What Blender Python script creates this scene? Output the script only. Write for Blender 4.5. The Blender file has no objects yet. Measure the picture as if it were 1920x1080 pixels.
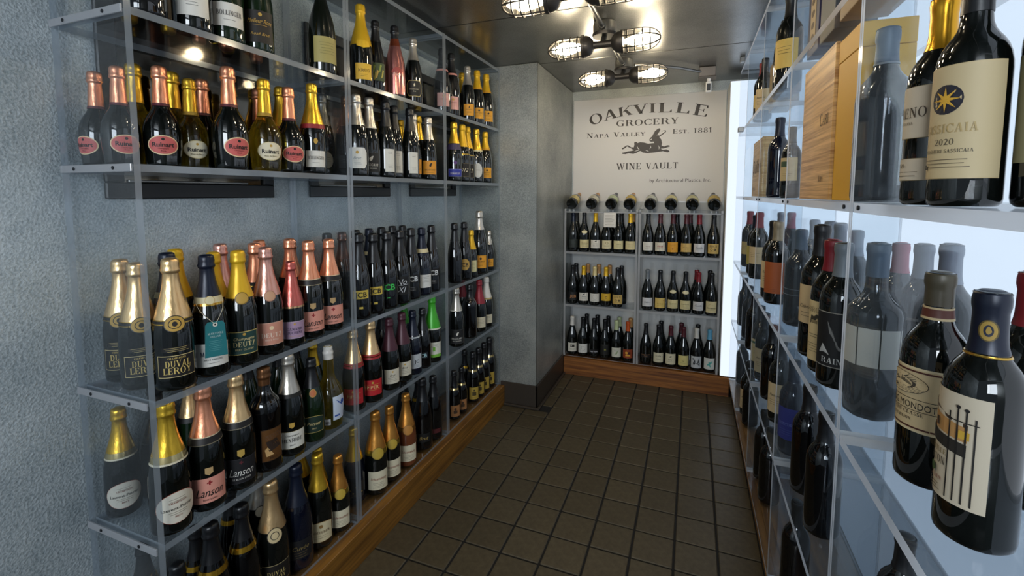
import bpy, bmesh, math, random
from mathutils import Vector, Matrix
random.seed(7)
sc = bpy.context.scene
COL = sc.collection
R = math.radians

# ------------------------------------------------------------------ camera, world, light, exposure
cam_data = bpy.data.cameras.new('camera')
cam = bpy.data.objects.new('camera', cam_data); COL.objects.link(cam)
cam_data.sensor_width = 36.0
cam_data.lens = 870.369 / 1920 * 36
cam_data.shift_y = -(540 - 434.293) / 1920
cam_data.clip_start = 0.02
YAW, PIT, ROL = -.370722689, -.0816333711, .000684946
cam.location = (0, 0, 1.40)
_f = Vector((math.sin(YAW)*math.cos(PIT), math.cos(YAW)*math.cos(PIT), math.sin(PIT)))
_r0 = Vector((math.cos(YAW), -math.sin(YAW), 0)); _u0 = _r0.cross(_f)
_r = _r0*math.cos(ROL) + _u0*math.sin(ROL); _u = -_r0*math.sin(ROL) + _u0*math.cos(ROL)
cam.rotation_euler = Matrix((_r, _u, -_f)).transposed().to_euler()
sc.camera = cam

world = bpy.data.worlds.new('world'); sc.world = world; world.use_nodes = True
world.node_tree.nodes['Background'].inputs[0].default_value = (.62, .74, .88, 1)
world.node_tree.nodes['Background'].inputs[1].default_value = .24
fill_lamp = bpy.data.lights.new('added_fill_light', 'AREA'); fill_lamp.shape = 'RECTANGLE'; fill_lamp.size = 1.6; fill_lamp.size_y = 1.0
fill_lamp.energy = 62; fill_lamp.color = (.86, .93, 1)  # unseen soft fill added behind the camera to brighten the left wall
fill_lamp_o = bpy.data.objects.new('added_fill_light', fill_lamp); COL.objects.link(fill_lamp_o)
fill_lamp_o.location = (.10, -2.4, 1.85); fill_lamp_o.rotation_euler = (Vector((-.70, 2.2, 1.35)) - Vector((.10, -2.4, 1.85))).to_track_quat('-Z', 'Y').to_euler()
BULB = 80.0        # strength of the cage lamp bulbs
PANEL = 0.84       # strength of the backlit white wall
sc.view_settings.view_transform = 'Standard'
sc.view_settings.look = 'None'
sc.view_settings.gamma = 1
sc.view_settings.use_curve_mapping = False
sc.view_settings.exposure = 0.42
cy = sc.cycles
cy.max_bounces = 12; cy.diffuse_bounces = 3; cy.glossy_bounces = 4
cy.transmission_bounces = 8; cy.transparent_max_bounces = 40
cy.sample_clamp_indirect = 4.0
cy.caustics_reflective = False; cy.caustics_refractive = False
cy.use_denoising = True
cy.blur_glossy = 0.3

# ------------------------------------------------------------------ materials
def lin(h):
    h = h.lstrip('#'); o = []
    for i in (0, 2, 4):
        v = int(h[i:i+2], 16) / 255
        o.append(v/12.92 if v <= .04045 else ((v+.055)/1.055)**2.4)
    return (o[0], o[1], o[2], 1)
_mats = {}
def new_mat(name):
    m = bpy.data.materials.new(name); m.use_nodes = True
    nt = m.node_tree; nt.nodes.clear()
    out = nt.nodes.new('ShaderNodeOutputMaterial')
    return m, nt, out
def principled(nt, out, base, rough, metal=0, spec=.5, coat=0):
    p = nt.nodes.new('ShaderNodeBsdfPrincipled')
    p.inputs['Base Color'].default_value = base
    p.inputs['Roughness'].default_value = rough
    p.inputs['Metallic'].default_value = metal
    p.inputs['Specular IOR Level'].default_value = spec
    p.inputs['Coat Weight'].default_value = coat
    nt.links.new(p.outputs[0], out.inputs[0])
    return p
def flat(hexc, rough=.55, metal=0.0):
    k = (hexc, rough, metal)
    if k not in _mats:
        m, nt, out = new_mat('paint'); principled(nt, out, lin(hexc), rough, metal); _mats[k] = m
    return _mats[k]
def noise(nt, scale, detail=4, vec=None, rough=.5):
    n = nt.nodes.new('ShaderNodeTexNoise'); n.inputs['Scale'].default_value = scale
    n.inputs['Detail'].default_value = detail; n.inputs['Roughness'].default_value = rough
    if vec is not None: nt.links.new(vec, n.inputs['Vector'])
    return n
def ramp(nt, fac, stops):
    r = nt.nodes.new('ShaderNodeValToRGB')
    el = r.color_ramp.elements
    el[0].position, el[0].color = stops[0][0], stops[0][1]
    el[1].position, el[1].color = stops[-1][0], stops[-1][1]
    for p, c in stops[1:-1]:
        e = el.new(p); e.color = c
    nt.links.new(fac, r.inputs[0]); return r
def obj_coord(nt, scale=(1, 1, 1)):
    tc = nt.nodes.new('ShaderNodeTexCoord'); mp = nt.nodes.new('ShaderNodeMapping')
    mp.inputs['Scale'].default_value = scale
    nt.links.new(tc.outputs['Object'], mp.inputs['Vector']); return mp.outputs[0]
def bump(nt, p, height, strength, dist=.002):
    b = nt.nodes.new('ShaderNodeBump'); b.inputs['Strength'].default_value = strength
    b.inputs['Distance'].default_value = dist
    nt.links.new(height, b.inputs['Height']); nt.links.new(b.outputs[0], p.inputs['Normal'])
def galvanized(name, c0, c1, rough, metal, bumpy):
    m, nt, out = new_mat(name)
    p = principled(nt, out, lin(c0), rough, metal)
    v = obj_coord(nt)
    a = noise(nt, 170, 3, v); b = noise(nt, 3.0, 5, v, .6)
    mx = nt.nodes.new('ShaderNodeMix'); mx.data_type = 'FLOAT'; mx.inputs[0].default_value = .55
    nt.links.new(a.outputs[0], mx.inputs[2]); nt.links.new(b.outputs[0], mx.inputs[3])
    rp = ramp(nt, mx.outputs[0], [(.36, lin(c0)), (.64, lin(c1))])
    nt.links.new(rp.outputs[0], p.inputs['Base Color'])
    bump(nt, p, a.outputs[0], bumpy, .003)
    return m
M_WALL = galvanized('galvanized_wall', '#8f9ca2', '#d4dde0', .48, .2, .7)
M_COLUMN = galvanized('galvanized_column', '#7f8482', '#b9bcb6', .42, .55, .2)
M_CEIL = galvanized('steel_ceiling', '#6a6c6b', '#929290', .32, .9, .14)
def wood(name, cdark, clight, axis, rough=.45):
    m, nt, out = new_mat(name)
    p = principled(nt, out, lin(clight), rough)
    s = {'x': (1.2, 14, 30), 'y': (14, 1.2, 30), 'z': (14, 14, 1.5), 'h': (3, 1.3, 52)}[axis]
    v = obj_coord(nt, s)
    n = noise(nt, 2.2, 6, v, .62)
    rp = ramp(nt, n.outputs[0], [(.34, lin(cdark)), (.62, lin(clight))])
    nt.links.new(rp.outputs[0], p.inputs['Base Color'])
    bump(nt, p, n.outputs[0], .12, .002)
    return m
M_WOOD_Y = wood('plinth_wood_along', '#54350f', '#916425', 'y')
M_WOOD_X = wood('plinth_wood_across', '#5c3112', '#97602a', 'x')
M_CRATE = wood('crate_wood', '#a8702c', '#efc078', 'h')
M_CRATE2 = wood('crate_wood_pale', '#a88248', '#cfae74', 'h')
def tile_material():
    m, nt, out = new_mat('quarry_tile')
    p = principled(nt, out, lin('#6b5b47'), .42, 0, .35)
    n = noise(nt, 40, 5, obj_coord(nt), .65)
    oi = nt.nodes.new('ShaderNodeObjectInfo')
    rp = ramp(nt, n.outputs[0], [(.3, lin('#433b2d')), (.7, lin('#584f3c'))])
    hs = nt.nodes.new('ShaderNodeHueSaturation')
    mr = nt.nodes.new('ShaderNodeMapRange'); mr.inputs[3].default_value = .9; mr.inputs[4].default_value = 1.1
    nt.links.new(oi.outputs['Random'], mr.inputs[0]); nt.links.new(mr.outputs[0], hs.inputs['Value'])
    nt.links.new(rp.outputs[0], hs.inputs['Color']); nt.links.new(hs.outputs[0], p.inputs['Base Color'])
    bump(nt, p, n.outputs[0], .12, .001)
    return m
M_TILE = tile_material()
M_GROUT = flat('#0d0b09', .9)
def acrylic(name, tint, haze, gloss_rough=.02, fmax=.55, trans=0.0):
    m, nt, out = new_mat(name)
    tr = nt.nodes.new('ShaderNodeBsdfTransparent'); tr.inputs[0].default_value = tint
    gl = nt.nodes.new('ShaderNodeBsdfGlossy'); gl.inputs['Roughness'].default_value = gloss_rough
    df = nt.nodes.new('ShaderNodeBsdfDiffuse'); df.inputs[0].default_value = (.75, .85, .92, 1)
    tl = nt.nodes.new('ShaderNodeBsdfTranslucent'); tl.inputs[0].default_value = (.80, .88, .95, 1)
    lw = nt.nodes.new('ShaderNodeLayerWeight'); lw.inputs[0].default_value = .5
    pw = nt.nodes.new('ShaderNodeMath'); pw.operation = 'POWER'; pw.inputs[1].default_value = 5
    nt.links.new(lw.outputs['Facing'], pw.inputs[0])
    mr = nt.nodes.new('ShaderNodeMapRange'); mr.inputs[3].default_value = .04; mr.inputs[4].default_value = fmax
    nt.links.new(pw.outputs[0], mr.inputs[0])
    m0 = nt.nodes.new('ShaderNodeMixShader'); m0.inputs[0].default_value = .55
    nt.links.new(df.outputs[0], m0.inputs[1]); nt.links.new(tl.outputs[0], m0.inputs[2])
    m1 = nt.nodes.new('ShaderNodeMixShader'); m1.inputs[0].default_value = haze
    nt.links.new(tr.outputs[0], m1.inputs[1]); nt.links.new(m0.outputs[0], m1.inputs[2])
    if haze > 0:
        n = noise(nt, 9, 6, obj_coord(nt), .7)
        rp = nt.nodes.new('ShaderNodeMapRange'); rp.inputs[1].default_value = .35; rp.inputs[2].default_value = .7
        rp.inputs[3].default_value = haze*.55; rp.inputs[4].default_value = haze*1.5
        nt.links.new(n.outputs[0], rp.inputs[0]); nt.links.new(rp.outputs[0], m1.inputs[0])
    m2 = nt.nodes.new('ShaderNodeMixShader')
    nt.links.new(mr.outputs[0], m2.inputs[0]); nt.links.new(m1.outputs[0], m2.inputs[1]); nt.links.new(gl.outputs[0], m2.inputs[2])
    nt.links.new(m2.outputs[0], out.inputs[0])
    return m
M_ACRYLIC = acrylic('clear_acrylic', (.975, .985, .99, 1), .006)
M_SCUFFED = acrylic('scuffed_acrylic', (.955, .972, .985, 1), .014)
M_SHELF = acrylic('acrylic_shelf', (.93, .95, .965, 1), .014, .04)
def edge_material(name, c, t, back=.5):
    m, nt, out = new_mat(name)
    df = nt.nodes.new('ShaderNodeBsdfDiffuse'); df.inputs[0].default_value = c
    tl = nt.nodes.new('ShaderNodeBsdfTranslucent'); tl.inputs[0].default_value = c
    tr = nt.nodes.new('ShaderNodeBsdfTransparent'); tr.inputs[0].default_value = (.85, .9, .95, 1)
    gl = nt.nodes.new('ShaderNodeBsdfGlossy'); gl.inputs['Roughness'].default_value = .12
    a = nt.nodes.new('ShaderNodeMixShader'); a.inputs[0].default_value = back
    nt.links.new(df.outputs[0], a.inputs[1]); nt.links.new(tl.outputs[0], a.inputs[2])
    b = nt.nodes.new('ShaderNodeMixShader'); b.inputs[0].default_value = t
    nt.links.new(a.outputs[0], b.inputs[1]); nt.links.new(tr.outputs[0], b.inputs[2])
    d = nt.nodes.new('ShaderNodeMixShader'); d.inputs[0].default_value = .10
    nt.links.new(b.outputs[0], d.inputs[1]); nt.links.new(gl.outputs[0], d.inputs[2])
    nt.links.new(d.outputs[0], out.inputs[0])
    return m
M_EDGE = edge_material('acrylic_edge', (.58, .66, .74, 1), .45)
M_CLEAT = edge_material('acrylic_cleat', (.60, .62, .65, 1), .25)
M_EDGE_R = edge_material('acrylic_edge_lit', (.97, .98, 1, 1), .10, .68)  # paler copy of the edge: light piped from the panel put into its colour
def emitter(name, color, strength):
    m, nt, out = new_mat(name)
    e = nt.nodes.new('ShaderNodeEmission'); e.inputs[0].default_value = color; e.inputs[1].default_value = strength
    nt.links.new(e.outputs[0], out.inputs[0]); return m
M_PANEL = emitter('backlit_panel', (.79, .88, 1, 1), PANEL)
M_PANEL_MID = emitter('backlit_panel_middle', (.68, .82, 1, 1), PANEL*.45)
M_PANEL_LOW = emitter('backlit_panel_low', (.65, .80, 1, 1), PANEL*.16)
M_BULB = emitter('bulb', (1, .84, .60, 1), BULB)
def glass_dark(name, c, rough=.03):
    m, nt, out = new_mat(name); principled(nt, out, lin(c), rough, 0, .7, .0); return m
G = {'dark': glass_dark('dark_bottle_glass', '#0a0d0b'), 'green': glass_dark('green_bottle_glass', '#10210f'),
     'navy': glass_dark('navy_bottle_glass', '#0a0f1e'), 'black': glass_dark('black_bottle_glass', '#060607'),
     'mag': glass_dark('olive_bottle_glass', '#0e130c'), 'rosewine': glass_dark('rose_bottle', '#6a3a22', .05)}
def glass_clear(name, tint, body, share):
    m, nt, out = new_mat(name)
    tr = nt.nodes.new('ShaderNodeBsdfTransparent'); tr.inputs[0].default_value = tint
    df = nt.nodes.new('ShaderNodeBsdfTranslucent'); df.inputs[0].default_value = body
    gl = nt.nodes.new('ShaderNodeBsdfGlossy'); gl.inputs['Roughness'].default_value = .03
    lw = nt.nodes.new('ShaderNodeLayerWeight'); lw.inputs[0].default_value = .5
    pw = nt.nodes.new('ShaderNodeMath'); pw.operation = 'POWER'; pw.inputs[1].default_value = 4
    nt.links.new(lw.outputs['Facing'], pw.inputs[0])
    mr = nt.nodes.new('ShaderNodeMapRange'); mr.inputs[3].default_value = .06; mr.inputs[4].default_value = .7
    nt.links.new(pw.outputs[0], mr.inputs[0])
    a = nt.nodes.new('ShaderNodeMixShader'); a.inputs[0].default_value = share
    nt.links.new(tr.outputs[0], a.inputs[1]); nt.links.new(df.outputs[0], a.inputs[2])
    b = nt.nodes.new('ShaderNodeMixShader')
    nt.links.new(mr.outputs[0], b.inputs[0]); nt.links.new(a.outputs[0], b.inputs[1]); nt.links.new(gl.outputs[0], b.inputs[2])
    nt.links.new(b.outputs[0], out.inputs[0]); return m
G['yellow'] = glass_clear('clear_yellow_bottle', (.86, .76, .26, 1), (.72, .58, .08, 1), .30)
G['dull'] = glass_dark('dull_bottle_glass', '#090d12', .10)
def foil_mat(name, c, rough=.30, metal=.82, crink=.6):
    m, nt, out = new_mat(name); p = principled(nt, out, lin(c), rough, metal)
    n = noise(nt, 90, 3, obj_coord(nt, (1, 1, .35))); bump(nt, p, n.outputs[0], crink, .002); return m
FO = {k: foil_mat('foil', *v) for k, v in {
    'copper': ('#eda07c',), 'pink': ('#dda596',), 'rosebrown': ('#a5685a',), 'gold': ('#e6b93c',), 'yellow': ('#e3b424', .4, .35, .25),
    'palegold': ('#e8c38e',), 'orangegold': ('#dd9a48',), 'silver': ('#c9c2b6',), 'greysilver': ('#8d8a85',), 'black': ('#101114', .35, 0, .15),
    'navy': ('#10182b', .35, .2, .15), 'wine': ('#4a2530', .4, .2, .15), 'red': ('#8e2430', .4, .15, .15), 'green': ('#3faa2a', .35, .1, .15),
    'white': ('#d8d6cf', .4, 0, .15), 'redpink': ('#c8685f',), 'bronze': ('#7f5738',), 'tan': ('#b98a52', .4, .1, .2), 'cream': ('#d9c78d', .4, .1, .2),
    'maroon': ('#4d1720', .4, .05, .1), 'deepred': ('#7d1722', .4, .05, .1), 'palegreen': ('#b9c79a', .4, .05, .1), 'orange': ('#c2531d', .4, .1, .1),
    'blue': ('#5fa3c8', .4, .05, .1), 'olive': ('#4c4535', .4, .1, .1), 'grey': ('#6f767c', .45, .1, .1), 'goldbord': ('#e0a52a', .25, .8, .1),
    'greytan': ('#8b8069', .4, .1, .1), 'bluegrey': ('#4b5b6c', .45, .1, .1), 'haze': ('#8a8f98', .5, 0, .1), 'pinkhaze': ('#a05a66', .5, 0, .1)}.items()}  # haze and pinkhaze: veil of the acrylic in front painted into the cap colour
M_STEEL = flat('#7d7c79', .35, .85)
M_DARKMETAL = flat('#45423f', .45, .6)
M_SCREW = flat('#23262a', .4, .6)
M_BLACK = flat('#101215', .45)
M_WHITE = flat('#e9e8e4', .5)
M_INK = flat('#2b2013', .5)
M_PANE = flat('#57524a', .06, 1.0)
M_BASE = flat('#4b443d', .38, .5)

# ------------------------------------------------------------------ mesh helpers
class MB:
    def __init__(s): s.v = []; s.f = []; s.m = []; s.mats = []
    def mi(s, mat):
        if mat not in s.mats: s.mats.append(mat)
        return s.mats.index(mat)
    def add(s, verts, faces, mat):
        o = len(s.v); k = s.mi(mat)
        s.v += [tuple(p) for p in verts]
        for f in faces: s.f.append(tuple(i+o for i in f)); s.m.append(k)
    def box(s, a, b, mat, side=None, axis=None):
        x0, y0, z0 = a; x1, y1, z1 = b
        v = [(x0,y0,z0),(x1,y0,z0),(x1,y1,z0),(x0,y1,z0),(x0,y0,z1),(x1,y0,z1),(x1,y1,z1),(x0,y1,z1)]
        fs = {'z': [(0,3,2,1),(4,5,6,7)], 'y': [(0,1,5,4),(2,3,7,6)], 'x': [(1,2,6,5),(3,0,4,7)]}
        for ax in 'xyz': s.add(v, fs[ax], mat if (axis is None or ax == axis) else side)
    def chamfer(s, a, b, c, mat):
        (x0,y0,z0), (x1,y1,z1) = a, b
        bm = bmesh.new(); bmesh.ops.create_cube(bm, size=1)
        for v in bm.verts: v.co = Vector(((x0+x1)/2+v.co.x*(x1-x0), (y0+y1)/2+v.co.y*(y1-y0), (z0+z1)/2+v.co.z*(z1-z0)))
        bmesh.ops.bevel(bm, geom=list(bm.edges), offset=c, segments=1, affect='EDGES')
        bm.verts.index_update()
        s.add([v.co[:] for v in bm.verts], [[v.index for v in f.verts] for f in bm.faces], mat); bm.free()
    def lathe(s, prof, seg, mat, M=None, wob=None, cap=True):
        o = []
        for j, (r, z) in enumerate(prof):
            for i in range(seg):
                a = 2*math.pi*i/seg
                rr = r*(1 + (wob(a, z) if wob else 0))
                o.append(Vector((rr*math.cos(a), rr*math.sin(a), z)))
        f = []
        for j in range(len(prof)-1):
            for i in range(seg):
                k = (i+1) % seg
                f.append((j*seg+i, j*seg+k, (j+1)*seg+k, (j+1)*seg+i))
        if cap:
            f.append(tuple(range(seg-1, -1, -1))); f.append(tuple((len(prof)-1)*seg+i for i in range(seg)))
        if M is not None: o = [M @ p for p in o]
        s.add(o, f, mat)
    def tube(s, pts, r, mat, seg=6, closed=False):
        pts = [Vector(p) for p in pts]; n = len(pts); o = []; f = []
        up = Vector((0, 0, 1))
        for j, p in enumerate(pts):
            d = (pts[(j+1) % n] - pts[j-1]) if closed else (pts[min(j+1, n-1)] - pts[max(j-1, 0)])
            d.normalize()
            a = d.cross(up)
            if a.length < .05: a = d.cross(Vector((1, 0, 0)))
            a.normalize(); b = d.cross(a)
            for i in range(seg):
                t = 2*math.pi*i/seg
                o.append(p + a*(r*math.cos(t)) + b*(r*math.sin(t)))
        for j in range(n if closed else n-1):
            for i in range(seg):
                k = (i+1) % seg; j2 = (j+1) % n
                f.append((j*seg+i, j2*seg+i, j2*seg+k, j*seg+k))
        if not closed:
            f.append(tuple(range(seg))); f.append(tuple((n-1)*seg+i for i in range(seg-1, -1, -1)))
        s.add(o, f, mat)
    def mesh(s, name, smooth=False, angle=None):
        me = bpy.data.meshes.new(name)
        me.from_pydata(s.v, [], s.f)
        for m in s.mats: me.materials.append(m)
        for p, k in zip(me.polygons, s.m): p.material_index = k
        if smooth:
            me.polygons.foreach_set('use_smooth', [True]*len(me.polygons))
            if angle: me.set_sharp_from_angle(angle=R(angle))
        me.update(); return me
def link(name, me, parent=None, loc=None):
    o = bpy.data.objects.new(name, me); COL.objects.link(o)
    if parent is not None: o.parent = parent
    if loc is not None: o.location = loc
    return o
def obj(name, mb, parent=None, smooth=False, angle=None, loc=None):
    return link(name, mb.mesh(name, smooth, angle), parent, loc)
def thing(name, label, cat, loc=(0, 0, 0), rz=0, group=None):
    o = bpy.data.objects.new(name, None); COL.objects.link(o)
    o.location = loc; o.rotation_euler = (0, 0, rz); o.empty_display_size = .05
    return tag(o, label, cat, group)
def tag(o, label, cat, group=None):
    if not 4 <= len(label.split()) <= 16: print('LABEL', label)
    o['label'] = label; o['category'] = cat
    if group: o['group'] = group
    return o
def struct(o): o['kind'] = 'structure'; return o

# ------------------------------------------------------------------ lettering
def _ell(cx, cy, rx, ry, a0, a1, tx, ty, n=14):
    P = []
    for i in range(n):
        q = []
        for t in (a0+(a1-a0)*i/n, a0+(a1-a0)*(i+1)/n):
            q.append(((cx+rx*math.cos(t), cy+ry*math.sin(t)), (cx+(rx-tx)*math.cos(t), cy+(ry-ty)*math.sin(t))))
        P.append([q[0][1], q[0][0], q[1][0], q[1][1]])
    return P
def _rc(x0, y0, x1, y1): return [(x0, y0), (x1, y0), (x1, y1), (x0, y1)]
def _dg(x0, y0, x1, y1, w): return [(x0, y0), (x0+w, y0), (x1+w, y1), (x1, y1)]
PI = math.pi
TK, TN, SH = .17, .06, .05
def _stem(x, w=TK, s=.07): return [_rc(x, 0, x+w, 1), _rc(x-s, 0, x+w+s, SH), _rc(x-s, 1-SH, x+w+s, 1)]
SERIF = {
 'A': (.86, [_dg(.10, 0, .38, 1, .07), _dg(.58, 0, .36, 1, .17), _rc(.2, .28, .62, .34), _rc(.02, 0, .26, SH), _rc(.50, 0, .84, SH)]),
 'O': (.88, _ell(.43, .5, .41, .52, 0, 2*PI, TK, TN, 28)),
 'K': (.90, _stem(.1) + [_dg(.27, .42, .68, 1, .08), _dg(.62, 0, .36, .58, .19), _rc(.6, 1-SH, .86, 1), _rc(.55, 0, .9, SH)]),
 'V': (.84, [_dg(.36, 0, .08, 1, .18), _dg(.40, 0, .66, 1, .07), _rc(0, 1-SH, .34, 1), _rc(.58, 1-SH, .82, 1)]),
 'I': (.40, _stem(.11)),
 'L': (.70, _stem(.1) + [_rc(.2, 0, .66, SH), [(.54, 0), (.66, 0), (.66, .27), (.62, .27)]]),
 'E': (.74, _stem(.1) + [_rc(.2, 0, .66, SH), _rc(.2, 1-SH, .64, 1), _rc(.2, .49, .5, .54), [(.54, 0), (.66, 0), (.68, .27), (.64, .27)], [(.54, 1), (.64, 1), (.65, .75), (.61, .75)], _rc(.46, .38, .50, .65)]),
 'G': (.90, _ell(.46, .5, .43, .52, .22*PI, 1.74*PI, TK, TN, 24) + [_rc(.62, .02, .78, .42), _rc(.54, .40, .86, .45), [(.70, 1), (.76, 1), (.80, .68), (.76, .68)]]),
 'R': (.90, _stem(.1) + _ell(.42, .745, .32, .255, -.5*PI, .5*PI, TK, SH, 12) + [_rc(.2, .95, .44, 1), _rc(.2, .49, .44, .54), _dg(.66, 0, .42, .52, .18), _rc(.62, 0, .92, SH)]),
 'C': (.84, _ell(.46, .5, .43, .52, .24*PI, 1.76*PI, TK, TN, 24) + [[(.72, 1), (.78, 1), (.80, .66), (.76, .66)], [(.74, .05), (.78, .05), (.82, .3), (.78, .3)]]),
 'Y': (.82, [_rc(.34, 0, .51, .46), _rc(.25, 0, .6, SH), _dg(.35, .40, .06, 1, .18), _dg(.42, .40, .66, 1, .07), _rc(0, 1-SH, .32, 1), _rc(.58, 1-SH, .82, 1)]),
 'N': (.90, [_rc(.13, 0, .2, 1), _rc(.68, 0, .75, 1), _dg(.60, 0, .12, 1, .18), _rc(.04, 0, .29, SH), _rc(.59, 1-SH, .84, 1), _rc(.02, 1-SH, .2, 1)]),
 'P': (.76, _stem(.1) + _ell(.40, .73, .32, .27, -.5*PI, .5*PI, TK, SH, 12) + [_rc(.2, .95, .42, 1), _rc(.2, .46, .42, .51)]),
 'S': (.66, _ell(.32, .74, .26, .28, .12*PI, 1.5*PI, .15, TN, 14) + _ell(.32, .25, .28, .27, -.95*PI, .5*PI, .16, TN, 14)),
 'T': (.76, [_rc(.29, 0, .46, 1), _rc(.2, 0, .55, SH), _rc(.05, 1-SH, .7, 1), _rc(.05, .72, .09, 1), _rc(.66, .72, .70, 1)]),
 'U': (.88, [_rc(.11, .3, .28, 1), _rc(.68, .3, .75, 1), _rc(.03, 1-SH, .36, 1), _rc(.6, 1-SH, .83, 1)] + _ell(.43, .32, .32, .33, PI, 2*PI, .13, TN, 14)),
 'W': (1.2, [_dg(.32, 0, .06, 1, .17), _dg(.36, 0, .55, 1, .07), _dg(.74, 0, .5, 1, .17), _dg(.80, 0, 1.02, 1, .07), _rc(0, 1-SH, .3, 1), _rc(.92, 1-SH, 1.16, 1)]),
 'B': (.80, _stem(.1) + _ell(.42, .755, .28, .245, -.5*PI, .5*PI, .15, SH, 12) + _ell(.42, .26, .32, .27, -.5*PI, .5*PI, .16, SH, 12) + [_rc(.2, .95, .43, 1), _rc(.2, .49, .43, .54), _rc(.2, 0, .43, SH)]),
 'D': (.88, _stem(.1) + _ell(.40, .5, .42, .5, -.5*PI, .5*PI, TK, SH, 16) + [_rc(.2, 1-SH, .42, 1), _rc(.2, 0, .42, SH)]),
 'H': (.92, _stem(.1) + _stem(.62) + [_rc(.2, .47, .7, .53)]),
 'J': (.52, [_rc(.22, .1, .39, 1), _rc(.14, 1-SH, .47, 1)] + _ell(.2, .12, .19, .2, PI, 2*PI, .12, TN, 8)),
 'M': (1.08, [_rc(.13, 0, .2, 1), _rc(.78, 0, .95, 1), _dg(.44, 0, .12, 1, .17), _dg(.50, 0, .80, 1, .07), _rc(.04, 0, .3, SH), _rc(.7, 0, 1.03, SH)]),
 'Q': (.88, _ell(.43, .5, .41, .52, 0, 2*PI, TK, TN, 24) + [_dg(.62, -.2, .42, .1, .16)]),
 'X': (.86, [_dg(.56, 0, .08, 1, .19), _dg(.12, 0, .62, 1, .07), _rc(0, 1-SH, .34, 1), _rc(.54, 1-SH, .8, 1), _rc(.02, 0, .26, SH), _rc(.5, 0, .82, SH)]),
 'Z': (.72, [_rc(.06, 1-SH, .64, 1), _rc(.06, 0, .66, SH), _dg(.06, 0, .46, 1, .19)]),
 '1': (.48, _stem(.15, .14, .06) + [_dg(.04, .78, .15, 1, .06)]),
 '8': (.66, _ell(.32, .74, .24, .27, 0, 2*PI, .11, TN, 18) + _ell(.32, .25, .28, .28, 0, 2*PI, .13, TN, 18)),
 '2': (.64, _ell(.3, .72, .27, .28, -.1*PI, .9*PI, .15, TN, 12) + [_dg(.05, 0, .40, .66, .16), _rc(.05, 0, .58, .1)]),
 '0': (.66, _ell(.32, .5, .29, .52, 0, 2*PI, .13, TN, 20)),
 '7': (.62, [_rc(.06, .9, .56, 1), _dg(.18, 0, .42, .95, .15)]), '6': (.66, _ell(.32, .28, .28, .3, 0, 2*PI, .13, TN, 16) + [_dg(.05, .3, .36, 1, .12)]),
 '.': (.30, [_rc(.08, 0, .22, .13)]), '-': (.44, [_rc(.06, .38, .38, .45)]), ' ': (.42, []), "'": (.2, [_rc(.06, .75, .14, 1)]),
}
def serif_line(s, small=None, track=.06):
    # list of polygons and the width; with small, letters after the first of a word are small capitals
    x = 0; P = []; first = True
    for ch in s:
        k = ch.upper(); w, polys = SERIF[k]
        sc_ = 1 if (small is None or first or not ch.isalpha()) else small
        for p in polys: P.append([(x+a*sc_, b*sc_) for a, b in p])
        x += (w + track)*sc_; first = (ch == ' ')
    return P, x - track
_txt = {}
def sans_line(s, italic=0, bold=0):
    k = (s, italic, bold)
    if k not in _txt:
        cu = bpy.data.curves.new('lettering', 'FONT'); cu.body = s; cu.size = 1.35; cu.resolution_u = 2
        cu.offset = bold; cu.shear = italic; cu.fill_mode = 'FRONT'
        o = bpy.data.objects.new('lettering', cu)
        me = bpy.data.meshes.new_from_object(o)
        v = [(a.co.x, a.co.y) for a in me.vertices]
        P = [[v[i] for i in p.vertices] for p in me.polygons]
        bpy.data.meshes.remove(me); bpy.data.objects.remove(o); bpy.data.curves.remove(cu)
        x0 = min((a for a, b in v), default=0); x1 = max((a for a, b in v), default=1)
        _txt[k] = ([[(a-x0, b) for a, b in p] for p in P], x1-x0)
    return _txt[k]
def line(s, style):
    if style == 's': return serif_line(s)
    if style == 'c': return serif_line(s, .78)
    if style == 'b': return sans_line(s, 0, .03)
    if style == 'i': return sans_line(s, .35, .0)
    return sans_line(s)

# ------------------------------------------------------------------ the room
XL, XC, YCOL, YB, ZC = -1.452, -.915, 2.785, 3.70, 2.205
XR = .558
mb = MB(); mb.box((-1.6, -1.2, -.08), (.9, 3.9, -.004), M_GROUT); floor = struct(obj('floor', mb))
P = .1588; g = .004; tile_cache = {}
i0 = -8
for i in range(-8, 3):
    for j in range(-6, 12):
        x0 = -.0275 + i*P + g; x1 = x0 + P - 2*g; y0 = 1.736 + j*P + g; y1 = y0 + P - 2*g
        x0 = max(x0, -1.163); x1 = min(x1, .42); y1 = min(y1, 3.44)
        if y0 > YCOL - .02: x0 = max(x0, XC + .004)
        elif y1 > YCOL - .02 and x0 < XC: y1 = YCOL - .02
        if x1 - x0 < .02 or y1 - y0 < .02: continue
        k = (round(x1-x0, 4), round(y1-y0, 4))
        if k not in tile_cache:
            b = MB(); b.chamfer((-k[0]/2, -k[1]/2, -.008), (k[0]/2, k[1]/2, 0), .0025, M_TILE); tile_cache[k] = b.mesh('tile')
        link('tile', tile_cache[k], floor, ((x0+x1)/2, (y0+y1)/2, random.uniform(-.0006, .0006)))
# ceiling of three steel sheets with dark seams
mb = MB(); mb.box((-1.6, -1.2, ZC+.004), (.9, 3.9, ZC+.05), M_BLACK); ceiling = struct(obj('ceiling', mb))
for y0, y1 in ((-1.2, .55), (.55, 2.05), (2.05, 2.83), (2.83, 3.72)):
    mb = MB(); mb.chamfer((-1.6, y0+.003, ZC), (.9, y1-.003, ZC+.012), .002, M_CEIL); obj('ceiling_panel', mb, ceiling)
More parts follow.
